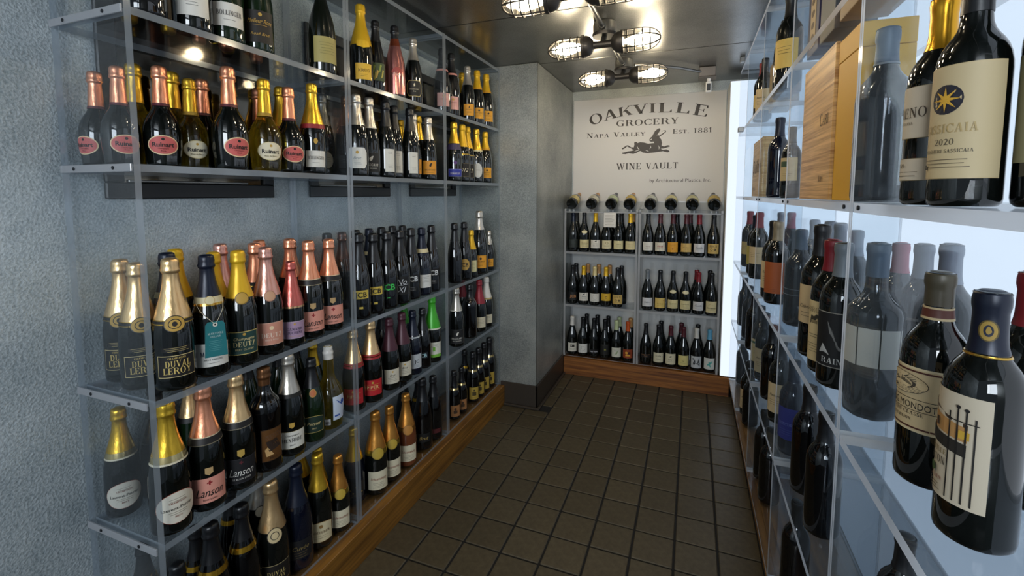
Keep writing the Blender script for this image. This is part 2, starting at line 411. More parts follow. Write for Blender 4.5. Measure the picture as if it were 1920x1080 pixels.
# left wall, column block, back wall
mb = MB(); mb.box((XL-.08, -1.2, 0), (XL, YCOL+.02, ZC), M_WALL); struct(obj('wall_left', mb))
mb = MB()
mb.chamfer((XL-.06, YCOL, 0), (XC, 3.86, ZC), .004, M_COLUMN)
col = struct(obj('wall_column', mb))
mb = MB(); mb.box((XC-.042, YCOL-.0025, .16), (XC+.0025, YCOL-.0005, ZC-.004), M_COLUMN); mb.box((XC+.0005, YCOL-.0025, .16), (XC+.0025, YCOL+.05, ZC-.004), M_COLUMN)
struct(obj('trim_1', mb))
mb = MB()
mb.chamfer((-1.16, YCOL-.012, 0), (XC+.012, YCOL, .155), .003, M_BASE); mb.chamfer((XC, YCOL-.012, 0), (XC+.012, 3.44, .155), .003, M_BASE)
mb.chamfer((-1.16, YCOL-.03, 0), (XC+.03, YCOL-.012, .016), .005, M_BASE); mb.chamfer((XC+.012, YCOL-.012, 0), (XC+.03, 3.43, .016), .005, M_BASE)
struct(obj('baseboard_column', mb))
mb = MB(); mb.box((XC-.01, YB, 0), (.9, YB+.08, ZC), M_COLUMN); struct(obj('wall_back', mb))
# the right wall: a backlit white wall in sheets, turning the corner at its far end
mb = MB(); mb.box((XR+.012, -1.0, 0), (XR+.06, 3.9, ZC), M_COLUMN); wr = struct(obj('wall_right', mb))
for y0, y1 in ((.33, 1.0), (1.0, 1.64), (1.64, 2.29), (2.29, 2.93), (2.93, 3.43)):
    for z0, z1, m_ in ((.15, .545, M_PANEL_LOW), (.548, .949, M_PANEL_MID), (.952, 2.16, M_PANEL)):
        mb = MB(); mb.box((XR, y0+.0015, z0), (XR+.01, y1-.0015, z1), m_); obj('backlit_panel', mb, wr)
mb = MB(); mb.chamfer((.208, 3.44, .142), (XR-.002, 3.69, 2.14), .004, M_WHITE); we = struct(obj('wall_end', mb))
mb = MB(); mb.box((.212, 3.432, .146), (XR-.004, 3.4395, 2.136), M_PANEL); obj('backlit_panel', mb, we)

# windows: dark panes in black frames on the left wall
for n, (y0, y1) in enumerate(((.757, 1.286), (1.462, 1.993), (2.175, 2.700)), 1):
    z0, z1, w = 1.385, 2.075, .045
    mb = MB()
    for a, b in (((XL, y0, z0), (XL+.013, y1, z0+w)), ((XL, y0, z1-w), (XL+.013, y1, z1)), ((XL, y0, z0+w), (XL+.013, y0+w, z1-w)), ((XL, y1-w, z0+w), (XL+.013, y1, z1-w))):
        mb.chamfer(a, b, .003, M_BLACK)
    wo = struct(obj('window_%d' % n, mb))
    mb = MB(); mb.box((XL, y0+w, z0+w), (XL+.003, y1-w, z1-w), M_PANE); obj('pane', mb, wo)
    mb = MB(); mb.chamfer((XL+.003, y0+w+.01, z0+w), (XL+.010, y1-w-.06, z0+w+.008), .002, M_STEEL); obj('sill_rail', mb, wo)

# ------------------------------------------------------------------ wine vault sign on the back wall
YS = 3.688
mb = MB(); mb.chamfer((-.905, YS, .15), (.203, YS+.008, 2.135), .002, flat('#dcd9d4', .55)); mb_sign = mb
sign = tag(obj('wall_sign', mb), 'large white wall sign with dark serif lettering and a running hare', 'sign')
def put_text(name, polys, f, mat, parent):
    mb = MB()
    for p in polys:
        q = [f(a, b) for a, b in p]
        mb.add(q, [tuple(range(len(q)))], mat)
    return obj(name, mb, parent)
def sign_text(s, st, x0, x1, z0, h, name='lettering'):
    polys, w = line(s, st); k = (x1-x0)/w
    put_text(name, polys, lambda a, b: (x0+a*k, YS-.0015, z0+b*h), M_INK, sign)
base = [(-.714, 1.949), (-.609, 1.975), (-.497, 1.996), (-.389, 2.005), (-.302, 2.008), (-.212, 2.004), (-.092, 1.991), (.029, 1.964)]
hts = [.078, .076, .070, .069, .067, .070, .075, .080]
wid = [.098, .104, .104, .104, .05, .094, .094, .098]
rot = [20, 13, 8, 3, 0, -2, -8, -13]
for ch, (bx, bz), h, w, r_ in zip('OAKVILLE', base, hts, wid, rot):
    gw, polys = SERIF[ch]; ca, sa = math.cos(R(r_)), math.sin(R(r_)); k = w/gw*1.12
    def fm(a, b):
        x = (a-gw/2)*k; z = b*h
        return (bx + x*ca - z*sa, YS-.0015, bz + x*sa + z*ca)
    put_text('letter', polys, fm, M_INK, sign)
sign_text('GROCERY', 's', -.570, -.114, 1.917, .045)
sign_text('Napa Valley', 'c', -.799, -.351, 1.838, .036)
sign_text('Est. 1881', 'c', -.156, .117, 1.843, .034)
sign_text('WINE VAULT', 's', -.563, -.108, 1.587, .047)
sign_text('by Architectural Plastics, Inc.', 'n', -.310, .117, 1.488, .026)
hare = [(-.322,1.804),(-.314,1.82),(-.301,1.83),(-.295,1.842),(-.281,1.869),(-.261,1.886),(-.247,1.889),(-.242,1.878),(-.25,1.861),(-.264,1.841),(-.268,1.833),(-.25,1.854),(-.224,1.87),(-.204,1.872),(-.201,1.861),(-.216,1.847),(-.239,1.831),(-.249,1.823),(-.235,1.806),(-.228,1.78),(-.231,1.759),(-.213,1.753),(-.191,1.761),(-.175,1.76),(-.171,1.751),(-.185,1.747),(-.213,1.738),(-.237,1.737),(-.221,1.728),(-.196,1.731),(-.176,1.721),(-.172,1.713),(-.188,1.708),(-.22,1.718),(-.253,1.714),(-.277,1.711),(-.302,1.709),(-.335,1.706),(-.369,1.714),(-.381,1.725),(-.394,1.723),(-.411,1.712),(-.436,1.704),(-.47,1.71),(-.496,1.704),(-.517,1.706),(-.522,1.715),(-.5,1.719),(-.479,1.725),(-.453,1.727),(-.432,1.732),(-.454,1.746),(-.471,1.755),(-.484,1.763),(-.501,1.748),(-.518,1.741),(-.524,1.748),(-.509,1.757),(-.488,1.771),(-.475,1.771),(-.454,1.755),(-.433,1.754),(-.429,1.775),(-.431,1.788),(-.425,1.795),(-.412,1.793),(-.41,1.785),(-.387,1.79),(-.358,1.787),(-.328,1.777),(-.3,1.78),(-.283,1.78),(-.289,1.791),(-.304,1.79),(-.316,1.794)]
from mathutils.geometry import tessellate_polygon
me = bpy.data.meshes.new('running_hare')
me.from_pydata([(x, YS-.0015, z) for x, z in hare], [], [tuple(f) for f in tessellate_polygon([[Vector((x, z, 0)) for x, z in hare]])]); me.materials.append(M_INK)
ho = link('running_hare', me, sign); ho['label'] = 'dark brown running hare emblem'
mb = MB()
SG = flat('#dcd9d4', .55)
for pts in ([(-.262,1.842),(-.240,1.862),(-.213,1.868),(-.208,1.862),(-.228,1.848),(-.250,1.834)], [(-.315,1.806),(-.303,1.814),(-.300,1.809),(-.312,1.801)], [(-.41,1.765),(-.402,1.75),(-.39,1.735),(-.394,1.734),(-.408,1.749)], [(-.31,1.765),(-.305,1.748),(-.318,1.735),(-.311,1.748)],
            [(-.43,1.722),(-.40,1.728),(-.39,1.735),(-.41,1.731)], [(-.255,1.765),(-.244,1.745),(-.25,1.73),(-.25,1.745)], [(-.35,1.73),(-.335,1.722),(-.32,1.72),(-.335,1.727)]):
    mb.add([(x, YS-.0022, z) for x, z in pts], [tuple(range(len(pts)))], SG)
obj('hare_line', mb, sign)

# ------------------------------------------------------------------ acrylic racks
T = .018
def panel(name, a, b, axis, mat, edge, parent):
    mb = MB(); mb.box(a, b, mat, edge, axis); return obj(name, mb, parent)
def screws(pts, d, parent):
    for p in pts:
        mb = MB(); M = Matrix.Translation(p) @ (Matrix.Rotation(PI/2, 4, 'X') if d == 'y' else Matrix.Rotation(PI/2, 4, 'Y'))
        mb.lathe([(.0015, -.002), (.0042, -.002), (.0042, .001), (.002, .002)], 8, M_SCREW, M); obj('screw', mb, parent, True, 40)
LZ = (.145, .553, .912, 1.467, 1.811)
LB = ((.667, 1.3695), (1.3715, 2.0705), (2.0725, 2.7745))
for n, ((y0, y1), nm) in enumerate(zip(LB, ('nearest the doorway', 'in the middle', 'beside the steel column'))):
    t = thing('wine_rack', 'clear acrylic rack of sparkling wine on left wall, ' + nm, 'rack', (-1.30, (y0+y1)/2, .134), 0, 'acrylic racks on the left wall')
    def loc(a): return (a[0]+1.30, a[1]-(y0+y1)/2, a[2]-.134)
    for ya in (y0, y1-.014):
        panel('side_panel', loc((-1.440, ya, .134)), loc((-1.165, ya+.014, 2.185)), 'y', M_SCUFFED if n == 0 else M_ACRYLIC, M_EDGE, t)
    for z in LZ + (2.184,):
        panel('shelf', loc((-1.438, y0+.0145, max(z-T, .1335))), loc((-1.166, y1-.0145, z-.001)), 'z', M_SHELF, M_EDGE, t)
    if n == 0:
        for z in LZ[1:]:
            mb = MB(); mb.chamfer(loc((-1.438, y0-.005, z-T)), loc((-1.167, y0-.0005, z)), .001, M_CLEAT); cl = obj('shelf_cleat', mb, t)
            screws([loc((-1.38, y0-.0055, z-T/2)), loc((-1.23, y0-.0055, z-T/2))], 'y', cl)
pl = MB(); pl.chamfer((-1.168, .667, 0), (-1.130, 2.772, .132), .002, M_WOOD_Y)
plinth = tag(obj('wood_plinth', pl), 'long amber wood plinth under the left wall racks', 'plinth')
mb = MB(); mb.box((-1.449, .669, .112), (-1.131, 2.771, .131), M_WOOD_Y); obj('plinth_top', mb, plinth)
# rack on the back wall
BZ = (.145, .553, .962)
for x0, x1, nm in ((-.908, -.363, 'left half'), (-.357, .196, 'right half')):
    cxm = (x0+x1)/2
    t = thing('wine_rack', 'three tier acrylic rack of still wine below the sign, ' + nm, 'rack', (cxm, 3.56, .145), 0, 'acrylic racks on the back wall')
    def loc(a): return (a[0]-cxm, a[1]-3.56, a[2]-.145)
    for xa in (x0, x1-.014):
        panel('side_panel', loc((xa, 3.44, .1455)), loc((xa+.014, 3.684, 1.285)), 'x', M_ACRYLIC, M_EDGE_R, t)
    for z in BZ:
        panel('shelf', loc((x0+.0145, 3.441, z-T if z > .2 else .1455)), loc((x1-.0145, 3.684, z-.001 if z > .2 else .1485)), 'z', M_SHELF, M_EDGE_R, t)
    panel('back_panel', loc((x0+.0145, 3.6845, .15)), loc((x1-.0145, 3.6875, 1.28)), 'y', M_ACRYLIC, M_EDGE_R, t)
    # sloping bottle shelf along the top
    mb = MB(); a, b = loc((x0, 3.44, 1.258)), loc((x1, 3.684, 1.336))
    mb.add([(a[0], a[1], a[2]), (b[0], a[1], a[2]), (b[0], b[1], b[2]), (a[0], b[1], b[2]), (a[0], a[1], a[2]+.008), (b[0], a[1], a[2]+.008), (b[0], b[1], b[2]+.008), (a[0], b[1], b[2]+.008)],
           [(0, 3, 2, 1), (4, 5, 6, 7)], M_SHELF)
    mb.add([(a[0], a[1], a[2]), (b[0], a[1], a[2]), (b[0], b[1], b[2]), (a[0], b[1], b[2]), (a[0], a[1], a[2]+.008), (b[0], a[1], a[2]+.008), (b[0], b[1], b[2]+.008), (a[0], b[1], b[2]+.008)],
           [(0, 1, 5, 4), (1, 2, 6, 5), (2, 3, 7, 6), (3, 0, 4, 7)], M_EDGE_R)
    obj('display_shelf', mb, t)
mb = MB(); mb.chamfer((XC+.014, 3.432, 0), (.270, 3.47, .134), .002, M_WOOD_X)
plinth = tag(obj('wood_plinth', mb), 'reddish wood plinth under the rack on the back wall', 'plinth')
mb = MB(); mb.box((XC+.014, 3.471, .115), (.203, 3.686, .134), M_WOOD_X); obj('plinth_top', mb, plinth)
# racks in front of the lit right wall
RZ = (.145, .553, .957, 1.385, 1.79)
RY = (-.32, .33, 1.0, 1.64, 2.29, 2.93, 3.42)
for n, nm in enumerate(('', 'nearest rack to the camera', 'second rack from the camera', 'third rack from the camera', 'fourth rack from the camera', 'last rack, at the white end wall')):
    if n == 0: continue      # wholly behind the frame's edge
    y0, y1 = RY[n]+.0008, RY[n+1]-.0008; cym = (y0+y1)/2
    t = thing('wine_rack', 'clear acrylic rack before the lit right wall, ' + nm, 'rack', (.41, cym, .134), 0, 'acrylic racks on the right wall')
    def loc(a): return (a[0]-.41, a[1]-cym, a[2]-.134)
    for ya in (y0, y1-.009):
        panel('side_panel', loc((.266, ya, .134)), loc((.5565, ya+.009, 2.19)), 'y', M_SCUFFED, M_EDGE_R, t)
    for z in RZ + (2.189,):
        panel('shelf', loc((.267, y0+.0095, max(z-T, .1335))), loc((.5565, y1-.0095, z-.001)), 'z', M_SHELF, M_EDGE_R, t)
    if 1 <= n <= 4:
        screws([loc((.2655, y0+.04, 1.385-T/2)), loc((.2655, y1-.04, 1.385-T/2))], 'x', t)
mb = MB(); mb.chamfer((.295, .33, 0), (.325, 3.42, .13), .002, M_WOOD_Y)
plinth = tag(obj('wood_plinth', mb), 'shadowed wood plinth under the racks along the lit right wall', 'plinth')
mb = MB(); mb.box((.267, .33, .112), (.556, 3.42, .126), M_WOOD_Y); obj('plinth_top', mb, plinth)

# ------------------------------------------------------------------ caged lamps along the ceiling
XH = -.412
def glass_globe():
    m, nt, out = new_mat('globe_glass')
    tr = nt.nodes.new('ShaderNodeBsdfTransparent'); tl = nt.nodes.new('ShaderNodeBsdfTranslucent'); gl = nt.nodes.new('ShaderNodeBsdfGlossy')
    gl.inputs['Roughness'].default_value = .05
    tl.inputs[0].default_value = (1, .95, .86, 1); tr.inputs[0].default_value = (.98, .97, .93, 1)
    a = nt.nodes.new('ShaderNodeMixShader'); a.inputs[0].default_value = .006
    nt.links.new(tr.outputs[0], a.inputs[1]); nt.links.new(tl.outputs[0], a.inputs[2])
    b = nt.nodes.new('ShaderNodeMixShader'); b.inputs[0].default_value = .07
    nt.links.new(a.outputs[0], b.inputs[1]); nt.links.new(gl.outputs[0], b.inputs[2])
    nt.links.new(b.outputs[0], out.inputs[0]); return m
M_GLOBE = glass_globe()
def arc_profile(): return [(.036, .085), (.041, .10), (.042, .19), (.038, .215), (.028, .235), (.014, .247), (.002, .250)]
for n, (yj, dy, nm) in enumerate(((.37, 0, 'behind the camera'), (1.0, 0, 'above the camera'), (1.635, 0, 'nearest of those in view'), (2.265, -.05, 'second of those in view'), (2.925, -.075, 'over the white sign'))):
    yh = yj + dy
    if n == 0: continue
    t = thing('caged_lamp', 'double caged ceiling lamp of grey metal, two glowing jars, ' + nm, 'lamp', (XH, yj, ZC-.001), 0, 'caged lamps along the ceiling')
    zj = -.115
    mb = MB(); mb.lathe([(.048, -.058), (.054, -.05), (.054, -.012), (.050, 0)], 24, M_STEEL); obj('junction_box', mb, t, True, 35)
    mb = MB(); mb.lathe([(.056, -.066), (.058, -.060), (.058, -.053), (.05, -.050)], 24, M_DARKMETAL); obj('box_cover', mb, t, True, 35)
    mb = MB(); mb.tube([(0, 0, -.06), (0, dy*.6, -.09), (0, dy, zj)], .013, M_STEEL, 10)
    mb.tube([(-.045, dy, zj), (.045, dy, zj)], .017, M_DARKMETAL, 12); obj('hub', mb, t, True, 50)
    for s, rz in ((-1, PI), (1, 0)):
        M = Matrix.Translation((0, dy, zj)) @ Matrix.Rotation(rz + (.06 if s > 0 else .06), 4, 'Z') @ Matrix.Rotation(R(88 if s > 0 else 92), 4, 'Y')
        mb = MB(); mb.lathe([(.016, .030), (.018, .04), (.030, .046), (.042, .058), (.047, .072), (.047, .082), (.052, .083), (.052, .095), (.046, .096)], 24, M_DARKMETAL, M)
        so = obj('socket', mb, t, True, 35)
        mb = MB(); mb.lathe([(.010, .097), (.013, .115), (.026, .150), (.030, .172), (.026, .195), (.012, .208), (.002, .211)], 16, M_BULB, M); obj('bulb', mb, t, True)
        mb = MB(); mb.lathe(arc_profile(), 24, M_GLOBE, M, cap=False); obj('glass_globe', mb, t, True)
        mb = MB()
        for z in (.112, .145, .180, .212):
            rr = .048 if z < .2 else .044
            mb.tube([M @ Vector((rr*math.cos(a), rr*math.sin(a), z)) for a in [2*PI*i/18 for i in range(18)]], 0.0030, M_DARKMETAL, 5, True)
        for k in range(6):
            a = 2*PI*k/6 + .3; c, s_ = math.cos(a), math.sin(a)
            mb.tube([M @ Vector((r*c, r*s_, z)) for r, z in ((.048, .09), (.048, .19), (.044, .214), (.034, .236), (.018, .252), (.003, .257))], 0.0030, M_DARKMETAL, 5)
        obj('wire_cage', mb, t, True)
YJ = (.37, 1.0, 1.635, 2.265, 2.925)
for n in range(4):
    mb = MB(); mb.tube([(XH, YJ[n]+.052, ZC-.036), (XH, YJ[n+1]-.052, ZC-.036)], .0105, M_STEEL, 10)
    mb.lathe([(.014, 0), (.016, .003), (.016, .018), (.012, .02)], 10, M_STEEL, Matrix.Translation((XH, YJ[n+1]-.074, ZC-.036)) @ Matrix.Rotation(-PI/2, 4, 'X'))
    tag(obj('conduit', mb, None, True, 40), ('steel ceiling conduit behind the camera', 'steel ceiling conduit passing over the camera', 'steel ceiling conduit joining the first and second lamps in view', 'steel ceiling conduit joining the second and last lamps')[n], 'pipe', 'ceiling conduits') if n > 0 else bpy.data.objects.remove(obj('conduit', mb))
mb = MB(); mb.tube([(XH+.062, 2.928, ZC-.036), (-.30, 2.96, ZC-.03), (-.10, 3.12, ZC-.03), (.0, 3.24, ZC-.03), (.03, 3.27, ZC-.03)], .009, M_STEEL, 8)
tag(obj('conduit', mb, None, True, 40), 'bent steel conduit from the last lamp to the square box', 'pipe', 'ceiling conduits')
mb = MB(); mb.chamfer((.012, 3.255, ZC-.062), (.112, 3.355, ZC-.001), .004, flat('#6a645f', .45, .3)); bx_ = obj('junction_box', mb)
tag(bx_, 'square grey ceiling junction box above the white sensor', 'box')
mb = MB(); mb.chamfer((.008, 3.251, ZC-.068), (.116, 3.359, ZC-.0625), .002, flat('#6a645f', .45, .3)); obj('cover_plate', mb, bx_)
t = thing('wall_sensor', 'small white sensor with black front hanging below ceiling box', 'sensor', (.072, 3.30, ZC-.069))
mb = MB(); mb.tube([(0, 0, 0), (0, 0, -.018)], .012, M_WHITE, 10); obj('stem', mb, t, True, 40)
mb = MB(); mb.chamfer((-.017, -.012, -.085), (.017, .014, -.018), .004, M_WHITE); obj('housing', mb, t)
mb = MB(); mb.chamfer((-.011, -.0145, -.076), (.011, -.0122, -.032), .001, M_BLACK); obj('dark_window', mb, t)
for n, (y, z, nm) in enumerate(((3.30, 1.785, 'beside the fifth rack shelf'), (2.9, ZC-.03, 'under the ceiling'))):
    mb = MB()
    if n == 0: mb.chamfer((.236, 3.05, 1.762), (.2655, 3.10, 1.79), .002, M_STEEL)
    else: mb.chamfer((.236, 3.10, ZC-.03), (.262, 3.14, ZC-.001), .002, M_STEEL)
    tag(obj('metal_bracket', mb), 'small grey metal bracket on the right rack, ' + ('at second shelf height' if n == 0 else 'up at the ceiling'), 'bracket')

# ------------------------------------------------------------------ bottles
def arcp(r0, z0, r1, z1, n, kind):      # quarter-ellipse shoulder pieces
    o = []
    for i in range(1, n+1):
        t = i/n*PI/2
        if kind == 'dome': o.append((r1 + (r0-r1)*math.cos(t), z0 + (z1-z0)*math.sin(t)))
        else: o.append((r0 + (r1-r0)*math.sin(t), z0 + (z1-z0)*(1-math.cos(t))))
    return o
FOOT = lambda r: [(.012, .006), (r*.72, .0015), (r*.86, 0), (r*.97, .004), (r, .011)]
PROF = {
 'champ': FOOT(.0445) + [(.0445, .06), (.0445, .122), (.0438, .138), (.0418, .156), (.0385, .174), (.0340, .193), (.0288, .212), (.0240, .229), (.0203, .245), (.0176, .261), (.0160, .277), (.0155, .288), (.0172, .292), (.0172, .300), (.0145, .303), (.0145, .316), (.013, .320)],
 'ruin': FOOT(.0425) + [(.0440, .030), (.0465, .060), (.0478, .085), (.0476, .100), (.0462, .114), (.0436, .127), (.0400, .138), (.0355, .148), (.0305, .157), (.0258, .165), (.0222, .173), (.0200, .182), (.0187, .200), (.0176, .225), (.0160, .248), (.0155, .258), (.0172, .262), (.0172, .270), (.0145, .273), (.0145, .286), (.013, .290)],
 'burg': FOOT(.041) + [(.041, .06), (.041, .120), (.0400, .136), (.0375, .152), (.0330, .170), (.0275, .187), (.0225, .203), (.0185, .219), (.0160, .236), (.0148, .255), (.0142, .276), (.0160, .279), (.0160, .288), (.0145, .293), (.012, .295)],
 'bord': FOOT(.039) + [(.039, .08), (.039, .178), (.0386, .188), (.0368, .200), (.0335, .210), (.0290, .219), (.0240, .226), (.0200, .233), (.0172, .242), (.0158, .255), (.0152, .285), (.0152, .291), (.0168, .2925), (.0168, .303), (.0152, .309), (.012, .310)],
 'mini': FOOT(.038) + [(.038, .07), (.038, .126), (.0370, .142), (.0345, .158), (.0305, .174), (.0255, .189), (.0210, .203), (.0180, .217), (.0160, .233), (.0150, .262), (.0168, .266), (.0168, .280), (.0145, .283), (.0145, .297), (.013, .300)],
 'slim': FOOT(.041) + [(.041, .06), (.041, .110), (.0400, .132), (.0375, .156), (.0335, .180), (.0285, .203), (.0235, .224), (.0198, .243), (.0172, .262), (.0155, .284), (.0172, .290), (.0172, .300), (.0145, .303), (.0145, .316), (.013, .320)],
 'mag': FOOT(.050) + [(.050, .08), (.050, .140), (.0490, .160), (.0460, .182), (.0415, .203), (.0355, .225), (.0295, .245), (.0240, .263), (.0200, .282), (.0178, .302), (.0165, .325), (.0185, .329), (.0185, .338), (.0155, .342), (.0155, .356), (.014, .360)],
 'poly': FOOT(.044) + [(.046, .06), (.048, .196), (.0480, .203), (.0440, .214), (.0380, .221), (.0300, .228), (.0235, .236), (.0195, .247), (.0178, .262), (.0172, .300), (.0170, .318), (.0185, .321), (.0185, .334), (.0165, .339), (.012, .340)],
 'wide': FOOT(.044) + [(.044, .08), (.044, .182), (.0435, .192), (.0412, .204), (.0370, .215), (.0315, .223), (.0255, .230), (.0210, .238), (.0180, .249), (.0165, .262), (.0158, .290), (.0176, .293), (.0176, .308), (.0155, .314), (.012, .315)],
}
H0 = {k: v[-1][1] for k, v in PROF.items()}
def rad_at(sh, z):
    p = PROF[sh]
    for (r0, z0), (r1, z1) in zip(p[2:], p[3:]):
        if z0 <= z <= z1 and z1 > z0: return r0 + (r1-r0)*(z-z0)/(z1-z0)
    return p[-1][0] if z > .1 else p[4][0]
def octagon(a, z):      # the faceted body of the wide-shouldered bottle
    k = max(0, min(1, (.222 - z)/.02)); q = (a + PI/8) % (PI/4)
    return .5*k*(math.cos(PI/8)/math.cos(q - PI/8) - 1)
def wrap(sh, zc, x, z, eps):
    rc = rad_at(sh, zc); a = x/rc; r = rad_at(sh, z)*(1 + octagon(a, z) if sh == 'poly' else 1) + eps
    return (r*math.cos(a), r*math.sin(a), z)
def outline(kind, w, h, t):      # lower and upper edge of a label at t in -1..1
    if kind == 'oval': e = math.sqrt(max(0, 1-t*t)); return -h/2*e, h/2*e
    if kind == 'hex': e = min(1, (1-abs(t))/.28*.45+.55); return -h/2*e, h/2*e
    if kind == 'arch': return -h/2, h/2*(1-.28*t*t)
    if kind == 'shield': return -h/2*(1-.55*abs(t)), h/2
    if kind == 'wave': return -h/2, h/2*(1-.12*(1-t*t))
    return -h/2, h/2
def patch(sh, kind, zc, w, h, mat, eps, xo=0):
    n = 16; m = 2 if rad_at(sh, zc+h/2) > rad_at(sh, zc)*.995 else 5
    mb = MB(); v = []; f = []
    for i in range(n+1):
        t = -1 + 2*i/n
        if kind == 'oval': t = math.sin(t*PI/2)
        lo, hi = outline(kind, w, h, t)
        if hi - lo < 1e-5: hi = lo + 1e-5
        for j in range(m+1): v.append(wrap(sh, zc, xo + t*w/2, zc + lo + (hi-lo)*j/m, eps))
    for i in range(n):
        for j in range(m):
            a = i*(m+1)+j; f.append((a, a+m+1, a+m+2, a+1))
    mb.add(v, f, mat); return mb
def band(sh, z0, z1, mat, eps, n=3):
    zs = [z0+(z1-z0)*i/n for i in range(n+1)]
    mb = MB(); mb.lathe([(rad_at(sh, z0), z0)] + [(rad_at(sh, z)+eps, z) for z in zs] + [(rad_at(sh, z1), z1)], 24, mat, cap=False); return mb
_cache = {}
def body_mesh(sh, g):
    k = ('b', sh, g)
    if k not in _cache:
        mb = MB(); mb.lathe(PROF[sh], 32 if sh in ('bord', 'poly', 'wide', 'mag') else 24, G[g], None, octagon if sh == 'poly' else None); _cache[k] = mb.mesh('glass_body', True, 28 if sh == 'poly' else 50)
    return _cache[k]
def foil_mesh(sh, c, z0, cage):
    k = ('f', sh, c, z0, cage)
    if k not in _cache:
        h = H0[sh]; mb = MB(); zs = [z0 + (h-.036-z0)*i/6 for i in range(7)] if cage else [z0 + (h-.0015-z0)*i/9 for i in range(10)]
        pr = [(rad_at(sh, z0), z0-.0002)] + [(rad_at(sh, z)+.0011, z) for z in zs]
        if cage:
            pr += [(.0172, h-.034), (.0196, h-.031), (.0203, h-.026), (.0186, h-.022), (.0190, h-.014), (.0183, h-.006), (.0165, h-.0005), (.0120, h+.002), (.003, h+.003)]
            wob = lambda a, z: (.035*math.sin(7*a+z*300)+.03*math.sin(11*a-z*210)) if z > h-.036 else .006*math.sin(9*a)
        else:
            pr += [(rad_at(sh, h-.006)+.001, h-.003), (.0105, h+.001), (.003, h+.0012)]; wob = None
        mb.lathe(pr, 24, FO[c], None, wob); _cache[k] = mb.mesh('foil', True, 60)
    return _cache[k]
def text_mesh(sh, zc, s, st, size, zo, mat, xo, maxw=None, eps=.0011):
    polys, w = line(s, st)
    k = size
    if maxw and w*k > maxw: kx = maxw/w
    else: kx = k
    mb = MB()
    for p in polys:
        q = [wrap(sh, zc, xo + (a - w/2)*kx, zc + zo + (b-.5)*k, eps) for a, b in p]
        mb.add(q, [tuple(range(len(q)))], mat)
    return mb
def star(cx, cz, r0, r1, n):
    return [(cx + (r0 if i % 2 else r1)*math.sin(PI*i/n), cz + (r0 if i % 2 else r1)*math.cos(PI*i/n)) for i in range(2*n)]
def disc(cx, cz, r, rz=None, n=20): return [(cx + r*math.cos(2*PI*i/n), cz + (rz or r)*math.sin(2*PI*i/n)) for i in range(n)]
def rect(x0, z0, x1, z1, n=1):
    return [(x0, z0), (x1, z0), (x1, z1), (x0, z1)]
def cross(cx, cz, s): return [(cx-s*.3, cz-s), (cx+s*.3, cz-s), (cx+s*.3, cz-s*.3), (cx+s, cz-s*.3), (cx+s, cz+s*.3), (cx+s*.3, cz+s*.3), (cx+s*.3, cz+s), (cx-s*.3, cz+s), (cx-s*.3, cz+s*.3), (cx-s, cz+s*.3), (cx-s, cz-s*.3), (cx-s*.3, cz-s*.3)]

ST = {}
def S(key, desc, glass='dark', foil=None, bands=(), labels=(), nm='champagne_bottle'):
    # foil (colour, lower z, wire-cage top?)   bands (z0, z1, colour[, metal])   labels: see Lb
    ST[key] = dict(desc=desc, glass=glass, foil=foil, bands=bands, labels=labels, nm=nm)
def Lb(kind, col, zc, w, h, txt=(), border=None, polys=(), xo=0, note=None, metal=0):
    return dict(kind=kind, col=col, zc=zc, w=w, h=h, txt=txt, border=border, polys=polys, xo=xo, note=note, metal=metal)
# txt: (string, style, size, height offset, colour[, x offset, max width])   polys: (colour, [(x, z) from the label's centre])
K = '#1a1714'; CREAM = '#ddd2b6'; WHT = '#dcdad2'; GLD = '#c09a45'
def lines(n, z0, dz, w, col=K, x=0, h=.0009):
    return tuple((col, rect(x-w*(.5-.07*(i % 3)), z0-i*dz, x+w*(.5-.05*((i+1) % 3)), z0-i*dz+h)) for i in range(n))
FC = .176
S('black_plain', 'dark plain glass bottle without visible label', 'black', ('black', .225, 1))
S('jacq', 'dark bottle with tall white lettered label', 'dark', ('black', .2, 1), (), [Lb('rect', WHT, .075, .078, .085, (('JACQUESSON', 's', .0135, .018, K, 0, .066), ('CHAMPAGNE', 's', .005, .034, K)), None, lines(2, -.01, .007, .03))])
S('boll', 'dark bottle, white label, gold seal above', 'green', ('gold', FC, 1), (), [Lb('rect', WHT, .068, .080, .062, (('BOLLINGER', 's', .0125, .004, K, 0, .062),), None, lines(1, -.014, .006, .03)), Lb('oval', GLD, .135, .016, .018)])
S('boll_gold', 'long gold foil bottle, white rectangular label', 'dark', ('gold', .165, 1), ((.160, .176, '#8e1f24'),), [Lb('rect', WHT, .052, .070, .058, (('BOLLINGER', 's', .0115, .004, K, 0, .056),), None, lines(1, -.014, .006, .026)), Lb('oval', GLD, .115, .014, .020)])
S('maxrose', 'dark green bottle with black gold-script label', 'green', ('gold', FC, 1), (), [Lb('rect', '#17120e', .068, .082, .090, (('Melleur Rose', 'i', .013, .016, GLD, 0, .066), ('Rosé Brut', 'i', .009, -.020, GLD)), None, ((GLD, disc(0, .034, .005)),) + lines(3, .004, .005, .04, GLD)[:1])])
S('mag_green', 'tall dark magnum with cream-green label', 'mag', ('black', .26, 1), (), [Lb('rect', '#a59a5c', .075, .10, .095, (), None, lines(5, .025, .01, .06, '#5b5a2c'))], 'magnum_bottle')
S('krug', 'bottle with long pointed yellow foil collar', 'dark', ('yellow', .160, 1), (), [Lb('shield', '#e3b424', .160, .050, .030), Lb('rect', '#e0b43a', .055, .066, .062, (('KRUG', 's', .012, .004, '#5a3d10'),), None, lines(2, -.012, .006, .03, '#5a3d10'))])
